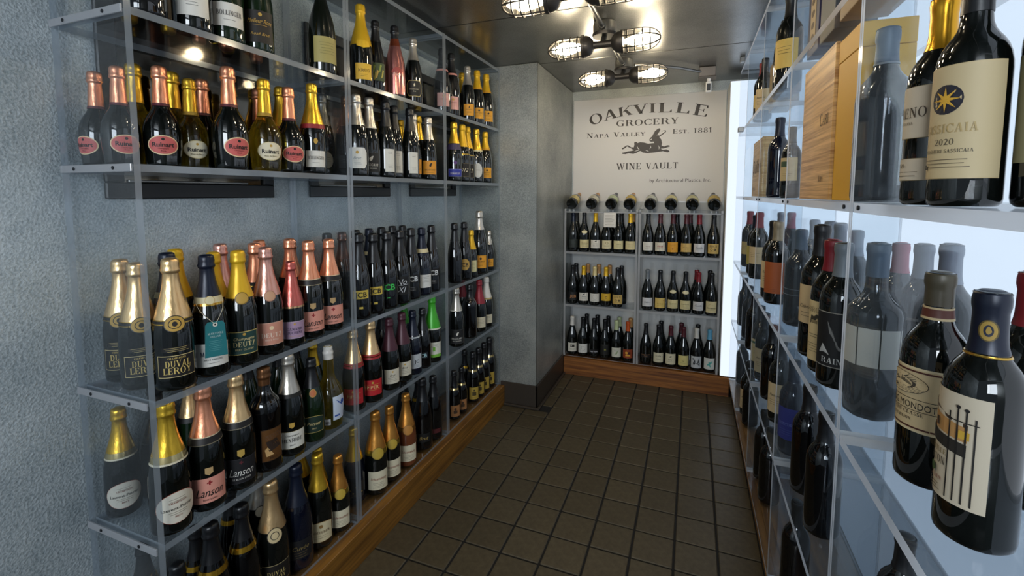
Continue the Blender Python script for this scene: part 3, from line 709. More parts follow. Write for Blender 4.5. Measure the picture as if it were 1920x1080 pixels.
S('greengold', 'slender dark bottle, green and gold label', 'black', ('black', .225, 1), (), [Lb('rect', '#3c4a2a', .085, .074, .080, (), None, tuple((c, [(x-.004, z-.02), (x+.004, z-.014), (x+.012, z+.016), (x+.004, z+.02)]) for x, z, c in ((-.026, .01, '#7d8a3c'), (-.012, -.012, GLD), (.002, .014, '#8e9c44'), (.014, -.008, '#b7a94e'), (-.02, -.02, '#94893a'))))])
S('pinkmetal', 'metallic rose-pink bottle with dark cap', 'dark', ('black', .262, 1), ((.012, .228, '#c9837c', 1), (.228, .262, '#b05a3c', 1)), [Lb('oval', '#a0443f', .10, .055, .060, (('Rosé', 'i', .014, .0, '#e7bdb0'),), None, (), 0), Lb('rect', '#b4423c', .048, .050, .016, (), None, lines(2, .003, .005, .03, '#e7bdb0'))])
S('bcs_oval', 'dark bottle with black round silver-rimmed label', 'dark', ('silver', .21, 1), (), [Lb('hex', '#14120f', .070, .080, .078, (('BILLECART', 's', .0065, -.004, CREAM, 0, .05), ('Brut', 'i', .006, -.014, CREAM)), ('#b9a56c', .003), ((CREAM, [(-.003, .008), (.004, .012), (.002, .026), (-.004, .020)]),))])
S('vc_pink', 'black-capped bottle with pink label', 'black', ('black', .225, 1), ((.206, .216, '#cf8f83'),), [Lb('rect', '#d8a39a', .062, .066, .066, (('CLICQUOT', 's', .006, .002, '#6b2b2e', 0, .04),), None, ((GLD, disc(0, .018, .006)),))])
S('gold_back', 'partly hidden bottle with gold foil top', 'dark', ('gold', .19, 1))
S('silver_orange', 'silver-foil bottle with orange label', 'dark', ('silver', .21, 1), (), [Lb('rect', '#dc9c2c', .062, .066, .066, (('CLICQUOT', 's', .006, .002, K, 0, .04),), None, ((K, [(-.004, .008), (.003, .012), (.004, .024), (-.002, .02)]),) + lines(2, -.012, .006, .03))])
S('vc_yellow', 'yellow-foil bottle with yellow-orange label', 'dark', ('yellow', .215, 1), ((.205, .216, '#d99e26'),), [Lb('rect', '#dfa02c', .062, .066, .064, (('CLICQUOT', 's', .006, .002, K, 0, .04),), None, ((K, disc(0, .016, .006)),) + lines(2, -.012, .006, .03))])
S('vc_big', 'largest silver-foil bottle with orange label', 'dark', ('silver', .225, 1), (), [Lb('rect', '#dc9a28', .062, .066, .066, (('CLICQUOT', 's', .007, .002, K, 0, .045),), None, ((K, disc(0, .016, .006)),) + lines(2, -.012, .006, .03))])
S('rui_rose', 'squat dark bottle, copper foil, pink oval label', 'dark', ('copper', .184, 1), ((.177, .185, '#5a1f28'),), [Lb('oval', '#cf6460', .062, .078, .056, (('Ruinart', 'b', .013, .002, K), ('Rosé', 'n', .0045, -.016, '#7a2b2b'), ('Champagne', 'n', .0042, -.009, '#7a2b2b')), ('#e9cfa0', .003), ((K, disc(0, .017, .004)),), 0)])
S('rui_blanc', 'squat yellow bottle, gold foil, cream oval label', 'yellow', ('gold', .184, 1), ((.174, .185, '#a8842a'),), [Lb('oval', '#e6ddc0', .062, .078, .058, (('Ruinart', 'b', .013, .0, K), ('Blanc de Blancs', 'n', .0045, -.015, '#6b5a2a')), ('#cfc08a', .002), ((GLD, disc(0, .017, .004)),))])
S('rui_gold_back', 'squat bottle behind, gold foil top', 'yellow', ('gold', .184, 1))
S('rui_rose_back', 'squat dark bottle behind, copper foil top', 'dark', ('copper', .184, 1), ((.177, .185, '#5a1f28'),))
S('redring_back', 'bottle behind, gold foil with red ring', 'dark', ('gold', .17, 1), ((.160, .174, '#8e1f24'),))
S('grey_oval', 'dull grey foil bottle, pale round label', 'dark', ('greysilver', .2, 1), (), [Lb('oval', '#b3aa98', .062, .064, .066, (), None, lines(3, .01, .008, .036, '#5a5248'))])
S('grey_square', 'brown-grey foil bottle, dark grey label', 'dark', ('bronze', .2, 1), (), [Lb('rect', '#4c4d4e', .058, .07, .05, (), None, lines(2, .008, .01, .036, '#8c8c88'))])
S('hexwhite', 'dark bottle with white six-sided label', 'dark', ('silver', .2, 1), (), [Lb('hex', '#dcdcd6', .070, .080, .082, (('Brut', 'i', .012, .0, '#7c8a92'),), None, ((GLD, disc(0, .022, .006)),) + lines(3, -.012, .006, .03, '#8a9096'))])
S('bc_black', 'silver-foil bottle, black label, white lettering', 'dark', ('silver', .2, 1), ((.196, .201, '#d6d2c6'),), [Lb('rect', '#141516', .058, .078, .078, (('BILLECART', 's', .0095, -.010, WHT, 0, .062), ('BRUT RESERVE', 's', .005, -.024, WHT, 0, .05)), ('#55585c', .001), ((WHT, [(-.004, .004), (.004, .008), (.010, .026), (.002, .024), (-.006, .016)]),))])
S('tallwhite', 'black-foil bottle with tall narrow white label', 'dark', ('black', .215, 1), (), [Lb('rect', '#d9d8cf', .072, .044, .096, (), None, lines(2, .034, .006, .02) + lines(3, -.02, .006, .022, '#77705e'))])
S('silver_back', 'bottle behind with silver foil top', 'dark', ('silver', .2, 1))
S('bc_orange', 'silver-foil bottle with amber label, dark emblem', 'dark', ('silver', .205, 1), (), [Lb('rect', '#dc962a', .062, .078, .070, (('BILLECART', 's', .008, -.012, K, 0, .06),), None, ((K, [(-.004, .002), (.004, .006), (.010, .024), (.002, .022), (-.006, .014)]),) + lines(1, -.026, .006, .04))])
S('brownoval', 'bronze-foil bottle with brown oval label', 'dark', ('gold', .2, 1), (), [Lb('oval', '#3b2415', .060, .08, .06, (('BRUT', 's', .008, .004, CREAM), ('RESERVE', 's', .006, -.008, CREAM)), ('#a98a5a', .003))])
S('pommery', 'gold-foil bottle, purple collar, blue label', 'dark', ('gold', .205, 1), ((.170, .203, '#3a3050'),), [Lb('rect', '#2a3596', .045, .082, .040, (('POMMERY', 's', .010, -.004, WHT, 0, .055),), ('#8f8fc8', .0015)), Lb('oval', '#5a3a7a', .10, .02, .02)])
S('y2012', 'gold-foil bottle with black year label', 'dark', ('yellow', .195, 1), ((.150, .156, GLD, 1),), [Lb('rect', '#15120e', .064, .078, .075, (('2012', 'i', .022, .002, CREAM, 0, .06),), ('#7a6a44', .0012))])
S('goldoval', 'gold-foil bottle with pale upright oval label', 'dark', ('gold', .19, 1), ((.184, .192, '#d9cfa8'),), [Lb('oval', '#c9cac4', .070, .060, .086, (), None, lines(4, .014, .008, .03, '#6a6a66'))])
S('duval', 'pale-gold foil bottle with black gold-lettered label', 'dark', ('palegold', .172, 1), ((.166, .174, '#1a1612'), (.164, .167, GLD, 1), (.173, .176, GLD, 1)), [Lb('rect', '#0d0b09', .062, .084, .054, (('DUVAL', 's', .0155, .0065, '#d8bd6e', .002, .052), ('LEROY', 's', .0155, -.0105, '#d8bd6e', 0, .058), ('CHAMPAGNE', 's', .0045, .0205, '#d8bd6e', 0, .05)), ('#d8c38a', .0015)), Lb('oval', GLD, .166, .044, .040, (), ('#17130e', .002), (('#17130e', disc(0, 0, .013, .012)), (GLD, disc(0, 0, .011, .010)), ('#17130e', disc(0, 0, .005, .006)))), Lb('rect', '#0d0b09', .104, .062, .011, (), None, lines(3, .003, .004, .05, '#b9a56c'))])
S('navyband', 'navy-capped bottle with cream neck band', 'dark', ('navy', .19, 1), ((.205, .220, '#cbbf95'),))
S('goldfoil_back', 'bottle behind, long gold foil', 'dark', ('yellow', .185, 1))
S('mandois', 'navy-capped bottle with cream neck band, white label', 'dark', ('navy', .19, 1), ((.196, .212, '#d8cda6'), (.190, .196, GLD, 1)), [Lb('oval', '#d8cda6', .204, .022, .022, (), (GLD, .001)), Lb('rect', '#dddcd4', .060, .082, .062, (('MANDOIS', 's', .0125, .004, '#1f3550', 0, .058), ('BRUT ORIGINE', 's', .0045, -.012, '#4a4a4a')), None, lines(1, -.022, .006, .03))])
S('pinkfoil_back', 'bottle behind, dusty pink foil', 'dark', ('pink', .178, 1), ((.172, .180, '#a0705c'),))
S('deutz', 'yellow-foil bottle, dark green gold-framed label', 'dark', ('yellow', .19, 1), (), [Lb('oval', GLD, .190, .034, .034, (), ('#7d6220', .0025)), Lb('rect', '#183d3a', .064, .078, .066, (('DEUTZ', 's', .0135, -.003, '#e3d49a'), ('Champagne', 'i', .0085, .013, '#e3d49a'), ('BRUT CLASSIC', 's', .005, -.018, '#e3d49a')), ('#cbb46a', .0022), ((GLD, disc(0, .025, .004)),))])
S('deutz_rose', 'dusty-pink foil bottle with salmon label', 'dark', ('pink', .178, 1), (), [Lb('oval', '#c99c7c', .178, .032, .032, (), ('#a0705c', .002)), Lb('rect', '#c98d78', .064, .078, .068, (('DEUTZ', 's', .0135, -.004, '#e9d6c4'), ('BRUT ROSE', 's', .005, -.018, '#e9d6c4')), ('#ddb6a0', .0015), (('#e9cfa8', disc(.0, .018, .006)),))])
S('copperband_back', 'bottle behind, copper foil above black collar', 'dark', ('copper', .2, 1), ((.180, .199, '#171310'), (.186, .189, GLD, 1)))
S('copper_back', 'bottle behind, plain copper foil', 'dark', ('copper', .19, 1), ((.182, .191, '#171310'),))
S('canard', 'shorter bottle, long rose-copper foil, mauve label', 'dark', ('redpink', .150, 1), ((.146, .153, '#d2a77c', 1),), [Lb('rect', '#a58aa6', .062, .082, .066, (('CANARD', 's', .010, .004, '#2c2440', 0, .056), ('DUCHENE', 's', .010, -.010, '#2c2440', 0, .056)), ('#c9b6c9', .0015), ((GLD, disc(0, .023, .004)),) + lines(1, -.024, .005, .04, GLD))])
S('lanson_rose', 'copper-foil bottle, black collar, pink script label', 'dark', ('copper', .196, 1), ((.176, .196, '#15110f'), (.194, .196, '#d8c9a6'), (.176, .178, '#d8c9a6')), [Lb('rect', '#d99483', .058, .084, .066, (('Lanson', 'i', .0225, -.004, K, 0, .062), ('ROSE LABEL', 's', .004, -.024, K)), None, (('#8e1f24', cross(0, .020, .006)),)), Lb('shield', '#b99a6a', .108, .018, .020), ])
S('lanson_black', 'gold-foil bottle, black collar, black script label', 'dark', ('palegold', .196, 1), ((.176, .196, '#15110f'), (.194, .196, '#d8c9a6'), (.176, .178, '#d8c9a6')), [Lb('rect', '#101014', .058, .084, .070, (('Lanson', 'i', .0225, -.002, WHT, 0, .062), ('LE BLACK LABEL', 's', .0045, -.022, WHT, 0, .045)), ('#3a3a40', .001), (('#5b2028', cross(0, .024, .005)),)), Lb('shield', '#b99a4a', .108, .018, .022)])
S('black_back', 'plain black-topped bottle behind the front row', 'dark', ('black', .21, 1))
S('jcb_yellow', 'black bottle, gold label with black letters', 'black', ('black', .205, 1), (), [Lb('rect', '#c9b04a', .094, .060, .032, (('JCB', 'b', .020, 0, K),), None), Lb('rect', '#c9b04a', .044, .014, .008)])
S('jcb_green', 'black bottle with bright green letters', 'black', ('black', .205, 1), (), [Lb('rect', '#0b0c0b', .094, .060, .034, (('JCB', 'b', .026, 0, '#3fc95a'),)), Lb('rect', '#3fc95a', .048, .012, .004)])
S('jcb_white', 'black bottle with white block letters', 'black', ('black', .205, 1), (), [Lb('rect', '#0b0c0d', .096, .064, .034, (('JCB', 'b', .024, 0, '#d8dcdf'),)), Lb('rect', '#0b0c0d', .05, .04, .02, (), None, lines(3, .006, .006, .026, '#a9adb0'))])
S('jcb_teal', 'black bottle with pale teal letters', 'black', ('black', .205, 1), (), [Lb('rect', '#10141a', .074, .060, .034, (('JCB', 'b', .020, 0, '#a6cdd6'),))])
S('no_silver', 'black bottle with silver script numeral', 'black', ('black', .21, 1), (), [Lb('rect', '#0b0c0d', .082, .066, .080, (('No', 'i', .026, .018, '#c8ccd0'), ('XI', 'i', .026, -.016, '#c8ccd0')), None, (('#c8ccd0', [(-.03, -.002), (.03, .004), (.03, .0055), (-.03, -.0005)]),))])
S('navy_white', 'navy-capped bottle, cream band, white label', 'navy', ('navy', .19, 1), ((.204, .222, '#d2c79e'),), [Lb('rect', '#d5d6d3', .070, .060, .062, (), None, lines(4, .02, .008, .03, '#404448'))])
S('goldround', 'black bottle with round gold emblem label', 'black', ('black', .21, 1), (), [Lb('oval', '#b8954a', .085, .060, .070, (('CB', 'b', .022, .0, K),), ('#15120e', .003))])
S('gold_cream', 'small gold-foil bottle with cream label', 'dark', ('yellow', .19, 1), (), [Lb('rect', '#cfc99a', .075, .064, .080, (), None, lines(5, .02, .01, .036, '#5b5a3a'))])
S('lp', 'gold-foil bottle with large cream rounded label', 'dark', ('gold', .196, 1), ((.180, .196, '#d8c48c', 1), (.176, .181, '#e6dcc0')), [Lb('oval', '#dcd5c4', .068, .096, .080, (('Laurent-Perrier', 'n', .0085, .0, K, 0, .070), ('CHAMPAGNE', 's', .0045, .014, '#8a4a3a'), ('BRUT', 's', .0045, -.021, '#8a4a3a')), ('#9c4a36', .0012), lines(2, .022, .005, .036, '#77705e') + lines(2, -.010, .005, .04, '#77705e'))])
S('goldband_back', 'bottle behind, cream-gold foil, black collar', 'green', ('palegold', .2, 1), ((.185, .2, '#15110f'),))
S('green_back', 'plain green-glass bottle behind the front row', 'green', ('black', .24, 1))
S('greenseal_back', 'green bottle behind with red-gold neck seal', 'green', ('gold', .22, 1), (), [Lb('oval', '#a8623c', .190, .022, .024)])
S('bronze', 'black bottle with embossed bronze metal label', 'black', ('bronze', .262, 1), (), [Lb('rect', '#8a5f36', .085, .066, .100, (('BRUT', 's', .006, -.040, '#2a1a0d'),), ('#3a2615', .002), (('#5a3a1c', [(-.022, .03), (.024, .04), (.026, .022), (-.020, .016)]), ('#2a1a0d', [(-.02, .012), (.01, .018), (.022, -.01), (-.012, -.02)]), ('#c09a64', [(-.024, -.012), (-.016, -.004), (.0, -.03), (-.02, -.034)])), 0, None, 1)])
S('henriot', 'silver-foil bottle, black neck band, white label', 'dark', ('silver', .2, 1), ((.188, .200, '#15130f'),), [Lb('rect', '#d9d7cc', .055, .084, .056, (('HENRIOT', 's', .0125, .0, K, 0, .058), ('Champagne', 'i', .006, .016, K), ('BRUT', 's', .0045, -.016, K)), ('#b0a070', .001)), Lb('shield', GLD, .102, .016, .018)])
S('perrier', 'green-black bottle, red-gold seal, dark oval label', 'green', ('black', .21, 1), (), [Lb('oval', '#b86a40', .192, .026, .030, (), (GLD, .002)), Lb('arch', '#142a20', .072, .078, .066, (('Perrier', 'i', .014, .004, '#d9c48a', 0, .052), ('BRUT', 's', .0045, -.016, '#d9c48a')), ('#b9a25e', .0018))])
S('clearyellow', 'clear yellow-wine bottle, blue-white label', 'yellow', ('white', .26, 0), (), [Lb('rect', '#c4cfe0', .075, .05, .085, (), None, (('#2d4fa0', [(-.02, -.03), (.0, -.03), (.012, .01), (-.012, .03)]), ('#2d4fa0', disc(.012, .02, .008)))), Lb('rect', '#dedede', .030, .026, .022, (), None, tuple((K, rect(-.010+.0025*i, -.007, -.0088+.0025*i, .003)) for i in range(8)), -.045, 'white barcode sticker')])
S('piper', 'gold-foil bottle, red collar, bright red label', 'dark', ('palegold', .192, 1), ((.174, .192, '#9c1f22'), (.182, .185, GLD, 1)), [Lb('rect', '#b81f26', .062, .084, .064, (('PIPER', 's', .012, .002, '#e7cf8a', 0, .05),), ('#7d1218', .001), ((GLD, rect(-.03, -.0095, .03, -.0085)), (GLD, rect(-.03, .0125, .03, .0135)), (GLD, disc(0, .021, .0045))))])
S('winefoil', 'burgundy-foil bottle with cream label', 'dark', ('wine', .178, 1), (), [Lb('rect', '#cfc9b6', .064, .074, .066, (('Brut', 'i', .010, .006, K),), None, lines(3, -.006, .007, .04, '#57503f') + ((GLD, disc(0, .022, .004)),))])
S('navy_pale', 'navy-foil bottle, white band, pale blue-white label', 'navy', ('navy', .2, 1), ((.186, .192, '#b9c2c8'),), [Lb('rect', '#b9bfc4', .070, .064, .072, (('JC', 'b', .016, .0, K),), None, lines(3, -.016, .006, .03, '#3a3f44'))])
S('greenfoil_back', 'bottle behind with bright green foil', 'dark', ('green', .19, 1))
S('greenfoil', 'long bright green foil bottle, white-green label', 'dark', ('green', .168, 1), ((.162, .168, '#d4d9c8'),), [Lb('rect', '#d2d4c6', .064, .080, .074, (), None, (('#6fae3a', rect(-.04, -.037, .04, -.022)), ('#6fae3a', rect(-.006, -.006, .006, .014))) + lines(3, .026, .006, .04))])
S('redfoil_back', 'bottle behind with dark red foil', 'dark', ('red', .19, 1))
S('red_cream', 'red-foil bottle with cream label', 'dark', ('red', .175, 1), (), [Lb('rect', '#cfc8ae', .060, .076, .066, (), None, lines(5, .02, .009, .045, '#57503f'))])
S('white_cream', 'white-foil bottle with cream label', 'dark', ('white', .19, 1), ((.182, .191, '#b09a60'),), [Lb('rect', '#cdc6ac', .056, .076, .056, (), None, lines(4, .016, .009, .045, '#57503f'))])
S('goldneck', 'black bottle with gold band round its neck', 'black', ('black', .225, 1), ((.196, .210, '#c79a30', 1),))
S('dseal', 'tan-gold foil bottle, round seal, black label', 'dark', ('palegold', .185, 1), (), [Lb('oval', '#c9b78c', .176, .040, .042, (), ('#2a241a', .002), (('#2a241a', disc(0, 0, .011)), ('#c9b78c', disc(0, 0, .009)))), Lb('rect', '#0f0d0b', .064, .082, .056, (('DUVAL', 's', .011, .004, '#bda86a'), ('LEROY', 's', .011, -.010, '#bda86a')), ('#b7a67a', .0012))])
S('dseal_back', 'bottle behind, dull silver foil, round seal', 'dark', ('silver', .185, 1), (), [Lb('oval', '#a89c84', .176, .036, .038, (), ('#2a241a', .002))])
S('navy_script', 'navy-black bottle with faint gold script', 'navy', ('navy', .2, 1), (), [Lb('rect', '#0f1014', .070, .07, .06, (('Cuvée', 'i', .014, .006, '#7d6c40', 0, .05),), None, lines(3, -.010, .007, .04, '#6b5c38'))])
S('gold_creamoval', 'gold-foil bottle with cream arched label', 'dark', ('gold', .2, 1), (), [Lb('arch', '#cfc39e', .064, .082, .072, (('ROEDERER', 's', .008, .0, '#5a3a24', 0, .06),), ('#8a6a3a', .0015), lines(2, -.014, .007, .05, '#6a5636') + (('#8a6a3a', disc(0, .020, .006)),))])
S('goldcollar_back', 'bottle behind, dull gold foil and collar', 'dark', ('gold', .18, 1))
S('schram', 'gold-foil bottle, wide gold collar, cream label', 'dark', ('orangegold', .178, 1), ((.160, .179, '#b39a3e', 1),), [Lb('oval', '#b79c3a', .168, .046, .044, (), ('#7d6a24', .002)), Lb('rect', '#d8d0b4', .062, .084, .074, (('Schramsberg', 'i', .011, .008, '#8c3a28', 0, .062),), None, lines(4, -.010, .006, .045, '#6a6050'))])
S('schram_rose', 'rosé-wine bottle, copper-gold foil, cream label', 'rosewine', ('orangegold', .178, 1), ((.160, .179, '#b3803e', 1),), [Lb('oval', '#b7803a', .168, .046, .044, (), ('#7d5a24', .002)), Lb('rect', '#d8d0b4', .062, .084, .074, (('Schramsberg', 'i', .011, .008, '#8c3a28', 0, .062),), None, lines(4, -.010, .006, .045, '#6a6050'))])
S('dark_gold', 'gold-foil bottle with dark lace-patterned label', 'navy', ('gold', .185, 1), (), [Lb('rect', '#1c1712', .064, .084, .070, (), None, tuple((GLD, disc(-.03+.012*i, .012-.012*(i % 3), .003)) for i in range(6)) + lines(2, -.020, .006, .05, '#8a7440'))])
S('black_script', 'black bottle with small gold script near base', 'black', ('black', .22, 1), (), [Lb('rect', '#0c0b0b', .060, .06, .04, (('Brut', 'i', .016, .0, '#a89050'),))])
S('black_red', 'black bottle with low dark red band', 'black', ('black', .22, 1), (), [Lb('rect', '#4d171a', .050, .080, .022)])
S('mini_copper', 'black bottle, gold neck band, copper label', 'black', ('black', .222, 1), ((.196, .208, '#b9a068', 1),), [Lb('rect', '#96683e', .056, .062, .070, (), None, (('#3a2615', disc(0, .012, .008)), ('#3a2615', rect(-.012, -.016, .012, .004))) + lines(1, -.026, .005, .036))])
S('mini_gold', 'black bottle, gold neck band, gold label', 'black', ('black', .222, 1), ((.196, .208, '#c3aa70', 1),), [Lb('rect', '#a98f3a', .056, .062, .074, (), None, (('#3f3412', disc(0, .018, .006)), ('#3f3412', rect(-.012, -.014, .012, .008))) + lines(1, -.026, .005, .036))])
# still wines of the back wall
W = 'wine_bottle'
def SB(key, desc, cap=None, label=None, txt=(), polys=(), glass='dark', h=.062, zc=.060, extra=(), bands=()):
    lb = [Lb('rect', label, zc, .078, h, txt, None, polys)] if label else []
    S(key, desc, glass, (cap, .226, 0) if cap else ('black', .226, 0), bands, lb + list(extra), W)
TXL = lambda col='#57503f', z=.0: lines(3, z-.006, .008, .045, col)
SB('b_darklabel', 'dark bottle with black label', 'navy', '#1d2420', (), lines(3, .01, .008, .04, '#5a6a5a'))
SB('b_medallion', 'dark bottle, cream neck medallion, cream label', 'black', '#d8cb98', (('Chardonnay', 'i', .008, .006, '#6a5a30', 0, .055),), TXL(), extra=[Lb('oval', '#e0d6ae', .150, .046, .026, (), ('#a08a4a', .0015))])
SB('b_yellowcap_white', 'yellow-capped bottle with white label', 'yellow', '#dcd8cc', (('Estate', 'i', .009, .004, K),), lines(2, -.008, .008, .04, '#57503f') + (('#3a3a34', [(-.008, .016), (.004, .018), (.010, .026), (-.004, .024)]),))
SB('b_gold_cream', 'bottle with black cap, cream square-framed label', 'black', '#d6cca6', (), lines(2, -.008, .008, .045, '#6a5a30') + (('#8a7a48', disc(0, .012, .010)), ('#d6cca6', disc(0, .012, .007))))
SB('b_black_cream', 'black-capped bottle with cream lettered label', 'black', '#d9cf9e', (('LINER', 's', .008, .006, '#5a4a20', 0, .05),), TXL('#6a5a30'))
SB('b_yellowcap_cream', 'yellow-capped bottle with cream label', 'yellow', '#d8cb9a', (), TXL('#6a5a30', .012))
SB('b_back', 'plain dark wine bottle in back row', 'black')
SB('b_back_tan', 'tan-capped wine bottle in back row', 'tan')
SB('b_back_maroon', 'maroon-capped wine bottle in back row', 'maroon')
SB('b_back_red', 'red-capped wine bottle in back row', 'deepred')
SB('b_back_green', 'pale-green-capped wine bottle in back row', 'palegreen')
SB('b_black_white', 'black-capped bottle with white label', 'black', '#d9d6cb', (('Sonoma', 'n', .007, -.002, '#7a4a3a', 0, .05),), lines(1, -.016, .008, .04))
SB('b_maroon_redtext', 'maroon-capped bottle, cream label, red script', 'maroon', '#d6cfbc', (('Pinot', 'i', .014, .004, '#a8322a'),), lines(1, -.014, .008, .045))
SB('b_orange', 'bottle with bright orange-yellow label', 'maroon', '#d99a2a', (), (('#8c4a1a', star(0, -.012, .003, .008, 6)),) + lines(1, .016, .008, .04, '#8c5a1a'), h=.072)
SB('b_maroon_tan', 'maroon-capped bottle with tan label', 'maroon', '#c9a862', (('Pinot Noir', 'n', .007, .002, '#5a3a1a', 0, .05),), lines(1, -.012, .008, .04))
SB('b_red_white', 'bright red-capped bottle with white label', 'deepred', '#d4d2d0', (('Castle', 'i', .014, .004, '#3a3f55'),), lines(2, -.012, .007, .045, '#3a3f55'))
SB('b_chen', 'bottle with tan label, large serif letters', 'black', '#cfae62', (('EDEN', 's', .014, .018, K, 0, .058),), (('#3a2c14', disc(-.012, -.006, .008)), ('#cfae62', disc(-.012, -.006, .0055)), ('#3a2c14', disc(.010, -.006, .008)), ('#cfae62', disc(.010, -.006, .0055))) + lines(1, -.022, .005, .05), h=.068)
SB('b_jcb', 'black bottle with copper letters', 'black', '#0e0d0d', (('JCB', 'b', .022, .0, '#b07a4a'),))
SB('b_creamcap_white', 'cream-capped bottle with white label', 'cream', '#dad8ce', (), (('#a8a698', disc(0, .004, .018)), ('#dad8ce', disc(0, .004, .0165))) + lines(1, -.022, .006, .04))
SB('b_yellowcap_yellow', 'yellow-capped bottle with yellow label', 'yellow', '#d9ae30', (('C', 'b', .018, .0, '#5a3d10'),), lines(1, -.018, .007, .045, '#5a3d10'), h=.055, zc=.07)
SB('b_grey_white', 'grey-capped bottle with white script label', 'grey', '#d6d6d6', (('Calera', 'i', .013, .0, '#4a4f5a'),), lines(1, -.016, .007, .045))
SB('b_black_gold', 'black-capped bottle with straw-yellow label', 'black', '#d9bc68', (('Cambria', 'n', .009, -.004, '#5a4a1a', 0, .055),), lines(1, -.018, .007, .04) + (('#b0402a', disc(.026, .020, .004)),), h=.072)
SB('b_black_ranch', 'black-capped bottle, cream label with hill drawing', 'black', '#d8cb9c', (('Stoneman', 'i', .012, -.006, '#4a3a1a', 0, .06),), (('#8a7a48', [(-.02, .010), (-.008, .020), (.006, .016), (.02, .010)]),) + lines(1, -.022, .007, .04), h=.080)
SB('b_whitecap_emblem', 'white-capped bottle, white label with dark emblem', 'white', '#d9d6c8', (), (('#2a2620', rect(-.016, .0, .016, .020)), ('#d9d6c8', rect(-.012, .006, -.004, .016))) + lines(2, -.012, .007, .04), h=.068)
SB('b_black_sketch', 'black-capped bottle, white label with line sketch', 'black', '#d8d8d2', (), (('#6a6a64', rect(-.012, -.006, -.0108, .018)), ('#6a6a64', rect(-.012, .0168, .010, .018)), ('#6a6a64', rect(.0088, -.006, .010, .018)), ('#6a6a64', [(-.004, -.020), (.016, -.008), (.015, -.007), (-.005, -.019)])), h=.070)
SB('b_dark_text', 'black bottle with white lettering near base', 'black', '#0e0e10', (('RED WINE', 'b', .009, .0, '#c8cad0', 0, .062),), (), h=.03, zc=.045)
SB('b_dark_gold', 'black bottle with small gold leaf emblem', 'black', '#0e0f0d', (), (('#8d8a3a', star(0, .0, .004, .012, 6)),) + lines(1, .03, .007, .05, '#4a4a3a'), h=.08, zc=.07)
SB('b_greencap', 'pale-green-capped bottle, white label with green sketch', 'palegreen', '#d3d2c2', (), (('#6f8a4a', [(-.014, -.016), (.004, -.012), (.012, .010), (-.002, .004)]),) + lines(2, .018, .007, .04), h=.072)
SB('b_orangecap', 'orange-capped bottle with red and gold label', 'orange', '#8c3a1c', (), (('#d9a03a', disc(-.010, .006, .010)), ('#3a1a10', disc(.010, .006, .009)), ('#d9a03a', [(-.02, -.018), (.02, -.018), (.012, -.006), (-.012, -.006)])), h=.066)
SB('b_coppertext', 'black bottle with thin copper lettering', 'black', '#141110', (('Terra', 'n', .008, .0, '#b07a4a'),), (('#b07a4a', rect(-.03, .008, .03, .0095)),), h=.026, zc=.062)
SB('b_cream_land', 'black-capped bottle, cream label with hillside drawing', 'black', '#d6cfb2', (('Ranch', 'i', .009, -.010, '#4a3a2a'),), (('#3a3a34', [(-.034, .008), (-.02, .016), (-.006, .012), (.01, .017), (.034, .009), (.034, .004), (-.034, .004)]),), h=.070)
SB('b_maroon_cream', 'maroon-capped bottle with plain cream label', 'maroon', '#d8d0b2', (('Valley', 'i', .009, -.004, '#4a3a2a'),), (('#3a3a34', [(-.010, .012), (.002, .012), (.010, .020), (-.002, .022)]),) + lines(1, -.018, .007, .04), h=.078)
SB('b_maroon_yellow', 'maroon-capped bottle, yellow label, white side strip', 'maroon', '#d8cb86', (('G', 'i', .016, .0, '#6a5a20'),), lines(1, -.018, .007, .035), h=.074, extra=[Lb('rect', '#dcdad0', .060, .018, .074, (), None, (), .056)])
SB('b_picture', 'white-capped bottle, black and white picture label', 'white', '#c2c6c8', (), (('#26282c', [(-.030, -.03), (.030, -.03), (.026, -.006), (.012, .002), (-.004, -.010), (-.018, -.002)]), ('#34373c', [(-.018, -.006), (-.010, .022), (-.004, -.004)]), ('#34373c', [(.008, -.004), (.014, .028), (.020, -.004)]), ('#5a5f66', disc(-.02, .022, .006))), h=.084)
SB('b_bluecap', 'light-blue-capped bottle, white label, teal figure', 'blue', '#d6d8d2', (), (('#4aa8a0', [(-.014, -.004), (-.002, .012), (.012, .014), (.016, .002), (.006, -.004), (.010, -.022), (.004, -.024), (-.002, -.006), (-.010, -.016)]), ('#4aa8a0', disc(.016, .014, .005))) + lines(1, .028, .007, .03), h=.080)
# still wines before the lit wall
def SR(key, desc, cap, cz=.242, labels=(), glass='dark', bands=(), nm=W): S(key, desc, glass, (cap, cz, 0) if cap else None, bands, labels, nm)
SR('barton', 'large dark bottle, cream label with mansion and gateposts', 'navy', .236, [Lb('rect', '#cfc2aa', .117, .112, .138, (('LEOVILLE', 's', .0065, -.010, '#7d6a3a', -.001, .036), ('BARTON', 's', .0095, -.022, '#4a4236', -.002, .036), ('ST JULIEN', 's', .005, -.046, '#8a4a3a', -.002, .030)), None,
   (('#b98a52', [(-.050, .020), (.036, .012), (.036, .030), (-.050, .044)]), ('#4a3a2a', [(-.052, .044), (-.044, .054), (-.020, .050), (.004, .042), (.036, .034), (.036, .028)]), ('#26221c', [(-.052, .020), (.036, .010), (.036, -.006), (-.052, .006)]), ('#c9a23a', rect(.028, .016, .038, .026)),
    ('#3a2c20', rect(-.034, .024, -.029, .036)), ('#3a2c20', rect(-.018, .022, -.013, .034)), ('#3a2c20', rect(-.002, .020, .003, .031)), ('#3f5a2a', disc(-.004, -.036, .006))) +
   tuple((K, rect(x, -.064, x+.0016, z)) for x, z in ((.018, .046), (.026, .052), (.034, .050), (.042, .044))) + ((K, rect(.016, .036, .046, .0372)), (K, disc(.0268, .054, .0022)), (K, disc(.0348, .052, .0022))) + lines(3, -.054, .0035, .04, '#6a5f4c', -.008))], 'dark', ((.232, .2345, GLD, 1),))
